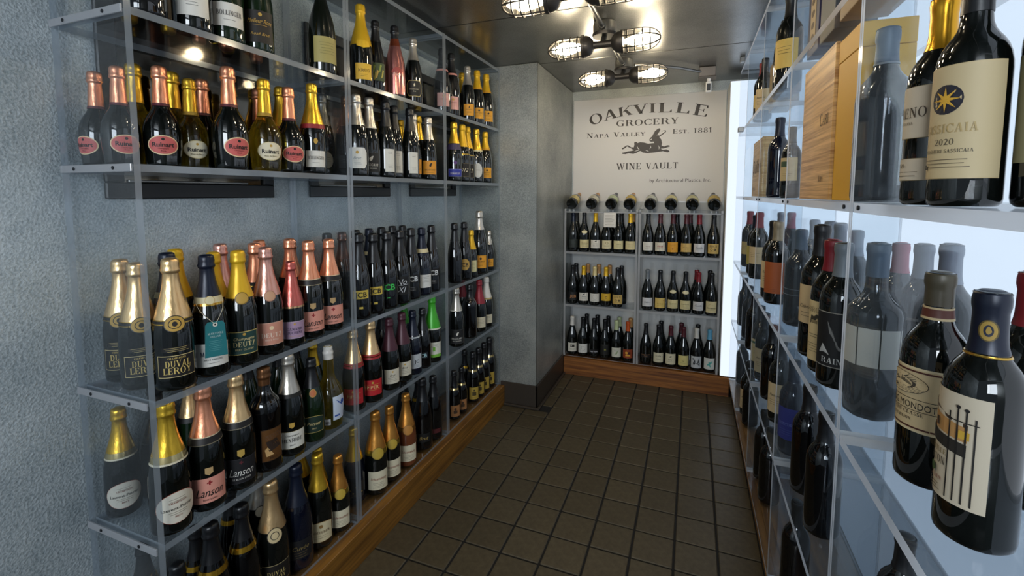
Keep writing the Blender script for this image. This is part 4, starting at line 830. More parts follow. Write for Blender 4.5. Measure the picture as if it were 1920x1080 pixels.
ST['barton']['labels'] = [Lb('oval', '#a98a3e', .264, .017, .026, (), ('#5a4a1e', .0015), (('#1a2034', disc(0, 0, .004, .007)), ('#a98a3e', disc(0, 0, .002, .004))), .018)] + ST['barton']['labels']
SR('mondot', 'dark bottle, cream label framed in dark red', 'olive', .262, [Lb('rect', '#d3bd92', .127, .118, .094, (('TROPLONG MONDOT', 'n', .0105, -.008, K, -.002, .100), ('GRAND CRU CLASSE', 's', .0052, -.020, K, 0, .072), ('SAINT-EMILION', 's', .0042, -.029, K, 0, .05)), ('#dccda6', .0028),
   (('#4a1d14', rect(-.0545, -.0425, .0545, -.0400)), ('#4a1d14', rect(-.0545, .0400, .0545, .0425)), ('#4a1d14', rect(.0520, -.0425, .0545, .0425)), ('#4a1d14', rect(-.0545, -.0425, -.0520, .0425)), (K, rect(-.050, .0005, .050, .0013)), (K, rect(-.050, -.0160, .050, -.0152)),
    ('#3a3226', disc(.002, .022, .036, .0155, 28)), ('#d3bd92', disc(.002, .022, .0352, .0147, 28)), ('#6a5f4a', [(-.026, .018), (-.010, .026), (.004, .030), (.018, .022), (.028, .018)]), ('#4a4234', [(-.012, .024), (.0, .031), (.010, .027), (.006, .022)])) + tuple(('#6a5f4a', rect(-.030+.002*i, .016-.002*i, .034-.002*i, .0166-.002*i)) for i in range(4)))], 'dark', ((.242, .2455, '#c9b48a'), (.2455, .2575, '#5a2c20'), (.2575, .260, '#c9b48a')))
SR('redcap_plain', 'dark bottle with brick-red capsule', 'deepred', .238)
SR('poly', 'wide-shouldered dark bottle with blank white label', 'bluegrey', .250, [Lb('rect', '#cfc9bb', .142, .118, .074)])
SR('swoosh', 'black bottle with black label, pale swoosh', 'grey', .238, [Lb('rect', '#0d0d0e', .105, .088, .118, (('RAIN', 's', .012, -.044, '#c8c8c4', .0, .05),), ('#9a958a', .0018), (('#7d7d7a', [(-.010, .04), (.0, .02), (.012, -.02), (.03, -.036), (.010, -.018), (-.006, .016)]), ('#b0b0ac', [(-.026, -.030), (-.018, -.010), (-.004, -.032)])))])
SR('brook', 'dark bottle, cream label with small picture', 'deepred', .238, [Lb('rect', '#d2bd8e', .098, .086, .140, (('BROOKE', 's', .012, .050, '#8a7a58', 0, .058),), None, (('#3a352a', [(-.026, .016), (.026, .012), (.024, .038), (.006, .032), (-.006, .040), (-.022, .036)]), ('#8a7a58', rect(-.02, .018, -.004, .026))) + lines(2, -.008, .006, .05) + lines(4, -.030, .006, .055, '#57503f'))])
SR('creamdark', 'black-capped bottle with tan-cream label', 'black', .238, [Lb('rect', '#cbb38a', .125, .086, .090, (('Cabernet', 'i', .009, -.004, K, 0, .05),), None, lines(2, -.02, .008, .04))])
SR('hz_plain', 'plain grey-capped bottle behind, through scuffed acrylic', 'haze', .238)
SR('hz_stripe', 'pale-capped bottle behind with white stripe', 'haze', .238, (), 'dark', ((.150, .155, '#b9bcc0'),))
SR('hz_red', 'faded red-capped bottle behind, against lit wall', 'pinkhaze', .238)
SR('grey_dull', 'dull grey-black wide bottle with thin pale lines', 'bluegrey', .245, (), 'dull', ((.118, .1195, '#6a747c'), (.100, .1015, '#6a747c')))
SR('orangelabel', 'tan-capped dark bottle with rust-orange label', 'greytan', .238, [Lb('rect', '#a4552a', .100, .082, .118, (), None, lines(2, -.044, .006, .03, '#6a2c14'))])
SR('r_cream', 'dark bottle with tall cream label', 'black', .238, [Lb('rect', '#cdb890', .095, .082, .110, (('Reserve', 'i', .010, .012, K),), None, lines(3, -.008, .008, .05))])
SR('r_redcream', 'red-capped bottle with cream label', 'deepred', .238, [Lb('rect', '#cbb68e', .110, .080, .080, (), None, lines(3, .01, .008, .045))])
SR('r_green', 'dark-capped bottle with olive-yellow label', 'navy', .238, [Lb('rect', '#b3a85e', .100, .080, .098, (), None, lines(4, .02, .01, .045))])
SR('r_redyellow', 'red-capped bottle with straw-coloured label', 'deepred', .238, [Lb('rect', '#ccb26c', .105, .080, .070, (), None, lines(3, .01, .008, .045))])
SR('eno', 'gold-capped dark bottle, cream label and lower strip', 'goldbord', .232, [Lb('rect', '#cfc3ae', .140, .165, .078, (('ORENO', 's', .0150, .0, '#4a3f33', .0, .060), ('TOSCANA', 's', .0040, -.016, '#6a5f4c')), ('#8a7a55', .0008)), Lb('rect', '#cfc3ae', .054, .165, .034, (('2020', 's', .006, .006, '#4a3f33', -.006),), ('#8a7a55', .0008), lines(2, -.004, .006, .05, '#7d705a'))])
SR('sassi', 'large dark bottle, cream label, dark star medallion', 'black', .255, [Lb('rect', '#c9b58c', .112, .121, .150, (('SASSICAIA', 's', .0115, -.008, '#b39a66', .0, .066), ('2020', 's', .008, -.026, '#57503f', .0), ('BOLGHERI SASSICAIA', 's', .0045, -.038, '#57503f', 0, .06)), ('#bfa87a', .001), (('#1d1d2a', disc(-.002, .030, .0195)), ('#d9a83a', star(-.002, .030, .0052, .0172, 8)),) + lines(3, -.050, .005, .055, '#6a5f4c') + ((K, rect(-.030, -.062, -.024, -.056)),))])
SR('edge_dark', 'dark bottle half out of frame, yellowish label', 'black', .238, [Lb('rect', '#9a9470', .110, .08, .12)])
SR('poly_dull', 'dull black bottle with smoke-grey cap', 'bluegrey', .248, [Lb('rect', '#d2d2cc', .090, .02, .120, (), None, tuple((K, rect(-.006, -.05+.006*i, .004, -.048+.006*i)) for i in range(16)), .050, 'printed back label edge')], 'dull', ((.244, .2475, '#8a8f94'),))
SR('navy_plain', 'slim plain navy glass bottle', 'navy', .238, (), 'navy')
SR('r_creamlow', 'bottle with large cream label and dark base', 'black', .238, [Lb('rect', '#c6b083', .125, .084, .100, (), None, (('#3a4f3a', rect(-.03, .01, .0, .034)),) + lines(2, -.02, .008, .045))])
SR('big_dark', 'large wide dark bottle behind the front post', 'black', .238, [Lb('rect', '#12100d', .10, .08, .11, (), None, tuple((('#7d6226'), rect(-.03, .04-.014*i, -.012, .046-.014*i)) for i in range(6)))])
SR('black_plain_r', 'plain black wine bottle without visible label', 'black', .238, (), 'black')
SR('bluelabel', 'dark bottle with deep royal-blue label', 'navy', .238, [Lb('rect', '#25288a', .105, .100, .105, (('MOUNTAIN SON', 's', .006, -.002, '#7d84c8', 0, .06),), None, lines(1, .002, .006, .08, '#8a90d0') + lines(3, -.020, .007, .05, '#5a60b0'))], 'navy')
SR('greencream', 'bottle with cream label under green strip', 'black', .238, [Lb('rect', '#cbb98a', .095, .082, .110, (), None, (('#2f5a3a', rect(-.041, .034, .041, .044)),) + lines(3, .01, .01, .045))])
SR('creamyellow', 'dark bottle with yellow-cream square label', 'black', .238, [Lb('rect', '#d2b25c', .120, .084, .090, (), None, lines(3, .02, .01, .045))])

def build_bottle(key, sh):
    s = ST[key]
    t = bpy.data.objects.new(s['nm'], None); COL.objects.link(t); t.empty_display_size = .05
    link('glass_body', body_mesh(sh, s['glass']), t)
    k = H0[sh]/.32 if sh not in ('bord', 'poly', 'wide', 'burg') else 1.0     # champagne styles are laid out on a .32 m bottle
    kb = 1.0 if sh in ('ruin',) else k
    foil_z = 9
    if s['foil']:
        c, z0, cage = s['foil']; z0 = z0*kb if cage else z0*(H0[sh]/(.31 if sh != 'burg' else .295))
        foil_z = z0
        link('foil' if cage else 'capsule', foil_mesh(sh, c, z0, cage), t)
    for b in s['bands']:
        kk = kb if s['nm'] == 'champagne_bottle' or s['nm'] == 'magnum_bottle' else H0[sh]/.31
        mt = flat(b[2], .2, .85) if len(b) > 3 else flat(b[2], .5)
        obj('neck_band', band(sh, b[0]*kk, b[1]*kk, mt, .0016), t, True, 60)
    for lb in s['labels']:
        col = flat(lb['col'], .38 if lb['metal'] else .6, .7 if lb['metal'] else 0)
        w, h, zc = lb['w'], lb['h'], lb['zc']*(kb if sh != 'mini' else 1)
        lift = .0014 if s['foil'] and zc + h*.3 > foil_z else 0
        if lb['border']:
            po = obj('label', patch(sh, lb['kind'], zc, w, h, flat(lb['border'][0], .45), .0004 + lift, lb['xo']), t, True)
            bw = lb['border'][1]
            obj('label_face', patch(sh, lb['kind'], zc, w-2*bw, h-2*bw, col, .0007 + lift, lb['xo']), po, True)
        else:
            po = obj('label', patch(sh, lb['kind'], zc, w, h, col, .0005 + lift, lb['xo']), t, True)
        if lb['note']: po['label'] = lb['note']
        if lb['polys']:
            mb = MB()
            for i, (c, pts) in enumerate(lb['polys']):
                e = .0009 + .0005*min(i, 2) + .00003*i + lift
                x0, x1 = min(p[0] for p in pts), max(p[0] for p in pts)
                if len(pts) == 4 and x1 - x0 > .02:      # split wide strips so that they follow the curve
                    n = max(2, int((x1-x0)/.008))
                    (ax, az), (bx, bz), (cx, cz), (dx, dz) = pts
                    v = []
                    for q in range(n+1):
                        u = q/n; v += [wrap(sh, zc, lb['xo']+ax+(bx-ax)*u, zc+az+(bz-az)*u, e), wrap(sh, zc, lb['xo']+dx+(cx-dx)*u, zc+dz+(cz-dz)*u, e)]
                    mb.add(v, [(2*q, 2*q+2, 2*q+3, 2*q+1) for q in range(n)], flat(c, .6))
                else:
                    # a fan round the middle keeps large shapes on the curve
                    mx, mz = sum(p[0] for p in pts)/len(pts), sum(p[1] for p in pts)/len(pts)
                    ring = [wrap(sh, zc, lb['xo']+x, zc+z, e) for x, z in pts]
                    n = len(ring)
                    if x1 - x0 > .012:
                        mid = [wrap(sh, zc, lb['xo']+(x+mx)/2, zc+(z+mz)/2, e) for x, z in pts]
                        c0 = wrap(sh, zc, lb['xo']+mx, zc+mz, e)
                        mb.add(ring+mid+[c0], [(i_, (i_+1) % n, n+(i_+1) % n, n+i_) for i_ in range(n)] + [(n+i_, n+(i_+1) % n, 2*n) for i_ in range(n)], flat(c, .6))
                    else:
                        mb.add(ring, [tuple(range(n))], flat(c, .6))
            obj('label_print', mb, po)['kind'] = 'stuff'      # fine print, too small to pick apart
        for tx in lb['txt']:
            st_, sty, size, zo, c = tx[:5]; xo = tx[5] if len(tx) > 5 else 0; mw = tx[6] if len(tx) > 6 else None
            obj('lettering', text_mesh(sh, zc, st_, sty, size, zo, flat(c, .6), lb['xo']+xo, mw, .0016 + lift), po)
    return t
def copy_tree(o):
    c = o.copy(); COL.objects.link(c)
    for ch in list(o.children):
        d = ch.copy(); COL.objects.link(d); d.parent = c
        for g_ in list(ch.children):
            e = g_.copy(); COL.objects.link(e); e.parent = d
    return c
PLACE = {}
for t, w in zip((1, 2, 3, 4, 5), ('top', 'second', 'third', 'fourth', 'bottom')):
    for b, n in zip('ABC', ('near', 'middle', 'far')): PLACE['L%d%s' % (t, b)] = ('left %s bay, %s shelf' % (n, w), 'bottles on the left wall, %s bay, %s shelf' % (n, w))
for t, w in zip((1, 2, 3), ('top', 'middle', 'bottom')):
    for b, n in (('L', 'left'), ('R', 'right')): PLACE['B%d%s' % (t, b)] = ('back wall %s half, %s shelf' % (n, w), 'bottles on the back wall rack, %s half, %s shelf' % (n, w))
for t, w in zip((1, 2, 3, 4, 5), ('top', 'second', 'third', 'fourth', 'bottom')):
    for b, n in zip('12345', ('nearest', 'second', 'third', 'fourth', 'fifth')): PLACE['R%d%s' % (t, b)] = ('lit wall %s bay, %s shelf' % (n, w), 'bottles by the lit wall, %s bay, %s shelf' % (n, w))
ZL_ = {'L': {1: 1.811, 2: 1.467, 3: .912, 4: .553, 5: .145}, 'B': {1: .962, 2: .553, 3: .149}, 'R': {1: 1.79, 2: 1.385, 3: .957, 4: .553, 5: .145}}
NTH = ('first', 'second', 'third', 'fourth', 'fifth', 'sixth', 'seventh', 'eighth', 'ninth', 'tenth')
NUM = {2: 'two', 3: 'three', 4: 'four', 5: 'five', 6: 'six', 7: 'seven', 8: 'eight', 9: 'nine', 10: 'ten'}
def place_bottles(data):
    cnt = {}
    def seen(x, y):      # left to right as the rack is seen from the aisle
        return _r.dot(Vector((x, y, 0)))/_f.dot(Vector((x, y, 0)))
    for d in data: cnt.setdefault((d[0], ST[d[1]]['desc']), []).append(seen(d[3], d[4]))
    proto = {}
    for pl, key, sh, x, y, s, az in data:
        k = (key, sh)
        if k in proto: t = copy_tree(proto[k])
        else: t = proto[k] = build_bottle(key, sh)
        z = ZL_[pl[0]][int(pl[1])]
        t.location = (x, y, z); t.rotation_euler = (0, 0, az); t.scale = (s, s, s)
        desc = ST[key]['desc']; same = sorted(cnt[(pl, desc)]); where, grp = PLACE[pl]
        lab = desc
        if len(same) > 1: lab += ', %s of %s' % (NTH[same.index(seen(x, y))], NUM[len(same)])
        tag(t, lab + ', ' + where, 'bottle', grp)
DATA = [
('L1A','black_plain','champ',-1.215,0.740,1.000,-0.55),
('L1A','jacq','champ',-1.215,0.855,1.000,-0.61),
('L1A','boll','champ',-1.215,0.948,1.000,-0.46),
('L1A','maxrose','champ',-1.215,1.046,1.000,-0.51),
('L1A','mag_green','mag',-1.215,1.306,0.907,-0.44),
('L1B','krug','champ',-1.215,1.512,0.969,-0.69),
('L1B','greengold','slim',-1.215,1.601,0.875,-0.62),
('L1B','pinkmetal','champ',-1.215,1.732,0.944,-0.76),
('L1B','bcs_oval','champ',-1.215,1.873,0.917,-0.90),
('L1C','vc_pink','champ',-1.215,2.136,1.009,-0.90),
('L1C','vc_pink','champ',-1.215,2.235,1.017,-0.87),
('L1C','gold_back','champ',-1.300,2.522,0.940,-0.89),
('L1C','silver_orange','champ',-1.215,2.425,0.958,-0.90),
('L1C','vc_yellow','champ',-1.215,2.552,0.980,-0.87),
('L1C','vc_yellow','champ',-1.215,2.683,1.008,-0.84),
('L2A','rui_rose','ruin',-1.395,0.724,0.800,-1.33),
('L2A','rui_rose','ruin',-1.312,0.728,0.820,-0.25),
('L2A','rui_rose','ruin',-1.285,0.808,0.880,-0.56),
('L2A','rui_blanc','ruin',-1.298,0.892,0.840,-0.30),
('L2A','rui_gold_back','ruin',-1.392,0.810,0.940,-0.54),
('L2A','rui_gold_back','ruin',-1.385,0.903,0.940,-0.57),
('L2A','rui_rose_back','ruin',-1.392,0.995,0.941,-0.58),
('L2A','rui_rose_back','ruin',-1.296,1.008,1.028,-0.62),
('L2A','rui_gold_back','ruin',-1.392,1.088,0.943,-0.64),
('L2A','rui_rose','ruin',-1.215,0.944,0.967,-0.19),
('L2A','rui_rose_back','ruin',-1.381,1.182,0.971,-0.70),
('L2A','rui_blanc','ruin',-1.214,1.059,0.940,-0.41),
('L2A','redring_back','champ',-1.385,1.275,0.966,-0.74),
('L2A','rui_rose','ruin',-1.215,1.151,0.924,-0.45),
('L2A','boll_gold','champ',-1.215,1.250,0.941,-0.60),
('L2B','grey_oval','champ',-1.342,1.432,0.967,-0.63),
('L2B','grey_square','champ',-1.295,1.509,0.986,-0.85),
('L2B','hexwhite','champ',-1.212,1.470,0.963,-0.88),
('L2B','bc_black','slim',-1.228,1.566,0.986,-0.81),
('L2B','tallwhite','slim',-1.209,1.648,0.978,-0.52),
('L2B','silver_back','champ',-1.385,1.911,0.955,-0.94),
('L2B','tallwhite','slim',-1.238,1.748,0.986,-0.55),
('L2B','tallwhite','slim',-1.209,1.827,0.986,-0.57),
('L2B','bc_orange','slim',-1.247,1.912,0.964,-0.80),
('L2B','bc_orange','slim',-1.207,1.983,0.933,-0.82),
('L2B','gold_back','champ',-1.385,2.011,0.940,-1.04),
('L2B','brownoval','slim',-1.284,2.013,0.986,-0.95),
('L2C','pommery','champ',-1.215,2.258,0.986,-0.93),
('L2C','y2012','champ',-1.214,2.354,0.986,-1.00),
('L2C','y2012','champ',-1.228,2.444,0.986,-1.01),
('L2C','goldoval','champ',-1.213,2.534,0.986,-0.92),
('L2C','vc_yellow','champ',-1.215,2.664,0.978,-0.89),
('L3A','duval','champ',-1.393,0.750,0.985,-0.70),
('L3A','duval','champ',-1.301,0.734,0.980,-0.41),
('L3A','duval','champ',-1.214,0.762,1.016,-0.50),
('L3A','navyband','champ',-1.324,0.824,1.022,-0.54),
('L3A','goldfoil_back','champ',-1.392,0.890,1.020,-0.38),
('L3A','mandois','champ',-1.214,0.855,1.008,-0.51),
('L3A','goldfoil_back','champ',-1.329,0.958,0.977,-0.42),
('L3A','pinkfoil_back','champ',-1.391,1.027,1.025,-0.43),
('L3A','deutz','champ',-1.214,0.948,1.011,-0.51),
('L3A','copperband_back','champ',-1.330,1.099,1.017,-0.47),
('L3A','deutz_rose','champ',-1.215,1.041,1.009,-0.51),
('L3A','copperband_back','champ',-1.392,1.170,1.019,-0.51),
('L3A','copper_back','champ',-1.329,1.240,1.022,-0.55),
('L3A','canard','champ',-1.206,1.126,0.841,-0.60),
('L3A','lanson_rose','champ',-1.215,1.212,1.022,-0.59),
('L3A','copper_back','champ',-1.393,1.307,0.984,-0.58),
('L3A','lanson_rose','champ',-1.214,1.306,1.014,-0.63),
('L3B','black_back','slim',-1.385,1.483,1.019,-0.62),
('L3B','jcb_yellow','slim',-1.215,1.467,1.037,-0.78),
('L3B','jcb_yellow','slim',-1.215,1.555,1.016,-0.76),
('L3B','black_back','slim',-1.385,1.570,1.009,-0.68),
('L3B','black_back','slim',-1.385,1.657,1.017,-0.74),
('L3B','jcb_green','champ',-1.215,1.646,1.014,-0.85),
('L3B','no_silver','champ',-1.215,1.740,1.011,-0.83),
('L3B','black_back','slim',-1.385,2.012,1.011,-0.77),
('L3B','navyband','champ',-1.385,1.747,1.019,-0.79),
('L3B','jcb_white','slim',-1.215,1.830,1.020,-0.91),
('L3B','jcb_white','slim',-1.215,2.011,1.025,-0.88),
('L3B','black_back','slim',-1.385,1.925,1.019,-0.81),
('L3B','black_back','slim',-1.385,1.838,1.019,-0.83),
('L3B','navy_white','champ',-1.215,1.921,1.009,-0.53),
('L3C','black_plain','slim',-1.215,2.254,1.016,-1.08),
('L3C','goldround','slim',-1.215,2.370,1.012,-1.00),
('L3C','gold_cream','champ',-1.215,2.460,0.848,-0.91),
('L3C','vc_big','champ',-1.222,2.587,1.189,-0.98),
('L3C','silver_orange','champ',-1.215,2.717,0.778,-1.00),
('L4A','lp','champ',-1.398,0.726,0.881,-0.43),
('L4A','black_plain','champ',-1.392,0.813,1.000,-0.46),
('L4A','lp','champ',-1.215,0.732,1.020,-0.24),
('L4A','goldband_back','champ',-1.385,0.903,0.940,-0.37),
('L4A','lanson_rose','champ',-1.216,0.827,1.033,-0.49),
('L4A','lanson_black','champ',-1.214,0.922,1.022,-0.54),
('L4A','green_back','champ',-1.385,1.097,0.940,-0.57),
('L4A','bronze','wide',-1.213,1.015,1.003,-0.28),
('L4A','henriot','champ',-1.214,1.108,1.017,-0.64),
('L4A','green_back','champ',-1.385,1.222,0.940,-0.62),
('L4A','greenseal_back','champ',-1.309,1.309,0.940,-0.66),
('L4A','perrier','champ',-1.208,1.199,0.883,-0.69),
('L4A','clearyellow','ruin',-1.218,1.290,1.026,-0.05),
('L4B','piper','champ',-1.227,1.433,0.986,-0.96),
('L4A','green_back','champ',-1.395,1.308,0.940,-0.70),
('L4B','piper','champ',-1.215,1.525,1.025,-0.80),
('L4B','winefoil','champ',-1.215,1.651,0.958,-0.68),
('L4B','winefoil','champ',-1.215,1.745,0.964,-0.71),
('L4B','navy_pale','champ',-1.215,1.832,0.930,-0.58),
('L4B','jcb_teal','champ',-1.215,1.917,0.902,-1.01),
('L4B','greenfoil_back','champ',-1.385,2.011,0.940,-0.82),
('L4B','greenfoil','champ',-1.215,2.007,1.034,-0.85),
('L4B','black_back','champ',-1.385,1.825,0.940,-0.72),
('L4C','bc_black','champ',-1.215,2.265,1.009,-0.98),
('L4C','redfoil_back','champ',-1.385,2.672,0.940,-0.89),
('L4C','black_plain','wide',-1.215,2.433,0.994,-1.11),
('L4C','red_cream','champ',-1.215,2.567,0.986,-0.98),
('L4C','white_cream','champ',-1.215,2.672,0.983,-0.99),
('L5A','goldneck','champ',-1.397,0.760,0.895,-0.28),
('L5A','goldneck','champ',-1.215,0.736,0.940,-0.35),
('L5A','goldneck','champ',-1.309,0.848,0.928,-0.38),
('L5A','goldneck','champ',-1.217,0.829,1.080,-0.40),
('L5A','goldneck','champ',-1.385,1.015,0.940,-0.43),
('L5A','goldneck','champ',-1.223,0.927,1.047,-0.46),
('L5A','dseal','champ',-1.218,1.026,1.095,-0.55),
('L5A','dseal_back','champ',-1.385,1.115,0.940,-0.53),
('L5A','navy_script','champ',-1.218,1.126,1.086,-0.60),
('L5A','gold_creamoval','champ',-1.220,1.224,1.036,-0.69),
('L5A','goldcollar_back','champ',-1.390,1.309,0.940,-0.70),
('L5A','goldcollar_back','champ',-1.305,1.311,0.905,-0.73),
('L5A','schram','champ',-1.208,1.312,0.877,-0.68),
('L5B','dark_gold','champ',-1.262,1.462,0.955,-0.88),
('L5B','schram','champ',-1.217,1.544,1.075,-0.70),
('L5B','schram','champ',-1.215,1.640,1.016,-0.68),
('L5B','schram_rose','champ',-1.215,1.765,1.031,-0.77),
('L5B','black_back','champ',-1.395,2.011,0.940,-0.78),
('L5B','black_script','champ',-1.218,1.911,1.087,-0.91),
('L5B','black_red','champ',-1.215,2.008,1.011,-1.03),
('L5B','goldneck','champ',-1.308,2.011,0.940,-0.85),
('L5C','mini_copper','mini',-1.215,2.232,0.898,-0.87),
('L5C','mini_copper','mini',-1.215,2.323,0.862,-0.89),
('L5C','mini_gold','mini',-1.215,2.471,0.995,-0.91),
('L5C','mini_gold','mini',-1.215,2.553,0.993,-0.93),
('L5C','mini_gold','mini',-1.215,2.633,1.018,-0.99),
('L5C','mini_gold','mini',-1.215,2.715,1.052,-1.00),
('L5C','goldneck','mini',-1.300,2.528,0.940,-0.89),
('B1L','b_darklabel','burg',-0.852,3.500,1.000,-1.28),
('B1L','b_medallion','burg',-0.767,3.500,1.000,-1.30),
('B1L','b_yellowcap_white','burg',-0.681,3.500,1.000,-1.33),
('B1L','b_gold_cream','burg',-0.596,3.500,1.000,-1.35),
('B1L','b_black_cream','burg',-0.509,3.500,1.000,-1.38),
('B1L','b_yellowcap_cream','burg',-0.423,3.500,1.000,-1.40),
('B1L','b_back','burg',-0.852,3.610,1.000,-1.29),
('B1L','b_back','burg',-0.590,3.610,1.000,-1.36),
('B1L','b_back','burg',-0.504,3.610,1.000,-1.38),
('B1L','b_back_tan','burg',-0.419,3.610,1.000,-1.41),
('B1R','b_black_white','burg',-0.297,3.500,1.000,-1.44),
('B1R','b_maroon_redtext','burg',-0.212,3.500,1.000,-1.46),
('B1R','b_orange','burg',-0.126,3.500,1.000,-1.48),
('B1R','b_maroon_tan','burg',-0.036,3.500,1.000,-1.51),
('B1R','b_red_white','burg',0.049,3.500,1.000,-1.53),
('B1R','b_chen','burg',0.141,3.500,1.000,-1.56),
('B1R','b_back','burg',-0.103,3.610,1.000,-1.49),
('B1R','b_back_maroon','burg',-0.012,3.610,1.000,-1.52),
('B2L','b_jcb','burg',-0.852,3.500,1.000,-1.28),
('B2L','b_yellowcap_white','burg',-0.767,3.500,1.000,-1.30),
('B2L','b_creamcap_white','burg',-0.681,3.500,1.000,-1.33),
('B2L','b_yellowcap_yellow','burg',-0.596,3.500,1.000,-1.35),
('B2L','b_chen','burg',-0.509,3.500,1.000,-1.38),
('B2L','b_back','burg',-0.852,3.610,1.000,-1.28),
('B2L','b_back_tan','burg',-0.757,3.610,1.000,-1.31),
('B2L','b_back_tan','burg',-0.672,3.610,1.000,-1.34),
('B2L','b_back_tan','burg',-0.586,3.610,1.000,-1.36),
('B2L','b_back','burg',-0.495,3.610,1.000,-1.38),
('B2R','b_grey_white','burg',-0.292,3.500,1.000,-1.44),
('B2R','b_black_gold','burg',-0.203,3.500,1.000,-1.46),
('B2R','b_medallion','burg',-0.115,3.500,1.000,-1.49),
('B2R','b_medallion','burg',-0.030,3.500,1.000,-1.51),
('B2R','b_red_white','burg',0.056,3.500,1.000,-1.54),
('B2R','b_black_ranch','burg',0.141,3.500,1.000,-1.56),
('B2R','b_back_red','burg',0.044,3.610,1.000,-1.53),
('B2R','b_back','burg',0.133,3.610,1.000,-1.56),
('B3L','b_whitecap_emblem','burg',-0.852,3.500,1.000,-1.28),
('B3L','b_black_sketch','burg',-0.767,3.500,1.000,-1.30),
('B3L','b_dark_text','burg',-0.681,3.500,1.000,-1.33),
('B3L','b_dark_gold','burg',-0.596,3.500,1.000,-1.35),
('B3L','b_greencap','burg',-0.510,3.500,1.000,-1.37),
('B3L','b_orangecap','burg',-0.425,3.500,1.000,-1.40),
('B3L','b_back','burg',-0.761,3.610,1.000,-1.31),
('B3L','b_back','burg',-0.676,3.610,1.000,-1.34),
('B3L','b_back','burg',-0.590,3.610,1.000,-1.36),
('B3L','b_back_green','burg',-0.505,3.610,1.000,-1.38),
('B3L','b_back_tan','burg',-0.419,3.610,1.000,-1.41),
('B3R','b_coppertext','burg',-0.294,3.500,1.000,-1.44),
('B3R','b_cream_land','burg',-0.204,3.500,1.000,-1.46),
('B3R','b_maroon_cream','burg',-0.119,3.500,1.000,-1.49),
('B3R','b_maroon_yellow','burg',-0.032,3.500,1.000,-1.51),
('B3R','b_picture','burg',0.055,3.500,1.000,-1.54),
('B3R','b_bluecap','burg',0.141,3.500,1.000,-1.56),
('B3R','b_back','burg',-0.194,3.610,1.000,-1.47),
('B3R','b_back_maroon','burg',-0.050,3.610,1.000,-1.51),
('B3R','b_back','burg',0.064,3.610,1.000,-1.54),
('R31','barton','bord',0.352,0.749,1.042,3.08),
('R31','mondot','bord',0.352,0.879,1.052,-3.01),
('R31','redcap_plain','bord',0.455,0.871,1.076,-2.70),
('R32','poly','poly',0.345,1.110,1.022,-2.02),
('R32','swoosh','bord',0.325,1.254,1.073,-2.13),
('R32','brook','bord',0.325,1.343,1.069,-2.28),
('R32','creamdark','bord',0.330,1.470,1.163,-2.32),
('R32','hz_plain','bord',0.490,1.189,1.106,-2.61),
('R32','hz_stripe','bord',0.490,1.306,1.068,-2.57),
('R32','hz_red','bord',0.490,1.430,1.037,-2.54),
('R33','grey_dull','wide',0.345,1.800,1.030,-2.06),
('R33','orangelabel','bord',0.325,2.128,1.073,-2.08),
('R33','r_cream','bord',0.325,2.235,1.061,-2.12),
('R33','hz_plain','bord',0.470,2.221,1.089,-2.42),
('R33','hz_stripe','bord',0.470,1.990,1.108,-2.45),
('R33','hz_plain','bord',0.470,1.865,1.113,-2.46),
('R33','hz_plain','bord',0.470,1.696,1.073,-2.49),
('R34','r_redcream','bord',0.330,2.730,1.119,-2.10),
('R34','r_green','bord',0.330,2.875,1.055,-2.09),
('R34','hz_red','bord',0.470,2.710,1.129,-2.39),
('R34','hz_plain','bord',0.450,2.873,1.105,-2.37),
('R35','r_redyellow','bord',0.330,3.164,1.089,-2.09),
('R21','eno','bord',0.309,0.815,0.897,-2.98),
('R21','sassi','bord',0.312,0.741,0.903,-2.57),
('R21','edge_dark','bord',0.380,0.703,1.000,-2.34),
('R22','poly_dull','wide',0.328,1.078,1.019,-2.17),
('R23','navy_plain','bord',0.330,2.234,1.066,-2.12),
('R23','r_creamlow','bord',0.330,1.962,0.829,-2.15),
('R41','big_dark','wide',0.360,0.950,0.829,-2.17),
('R42','black_plain_r','bord',0.325,1.314,1.000,-2.12),
('R42','black_plain_r','bord',0.325,1.488,1.000,-2.09),
('R43','bluelabel','bord',0.325,1.701,1.000,-2.06),
('R43','r_cream','bord',0.325,1.927,1.000,-2.10),
('R43','black_plain_r','bord',0.325,2.134,1.000,-2.03),
('R44','r_cream','bord',0.325,2.343,1.000,-2.02),
('R44','greencream','bord',0.325,2.488,1.000,-2.01),
('R44','black_plain_r','bord',0.330,2.797,1.000,-1.99),
('R45','black_plain_r','bord',0.330,3.009,1.000,-1.98),
('R45','black_plain_r','bord',0.330,3.291,1.000,-1.98),
('R51','redcap_plain','bord',0.335,0.897,1.000,-2.23),
('R51','redcap_plain','bord',0.345,0.717,1.000,-2.32),
('R51','hz_plain','bord',0.450,0.817,1.000,-2.38),
('R52','black_plain_r','bord',0.330,1.587,1.000,-2.08),
('R53','black_plain_r','bord',0.325,2.069,1.000,-2.03),
('R53','black_plain_r','bord',0.325,2.237,1.000,-2.01),
('R54','r_cream','bord',0.325,2.877,1.000,-1.98),
('R54','black_plain_r','bord',0.325,2.750,1.000,-1.99),
('R55','black_plain_r','bord',0.340,3.357,1.000,-1.97),
('R14','r_redyellow','bord',0.330,2.877,1.000,-1.98),
('R14','r_cream','bord',0.330,2.780,1.000,-2.10),
('R13','creamyellow','bord',0.330,2.109,1.195,-2.14),
('R13','black_plain_r','bord',0.330,2.214,1.000,-2.13),
]
place_bottles(DATA)

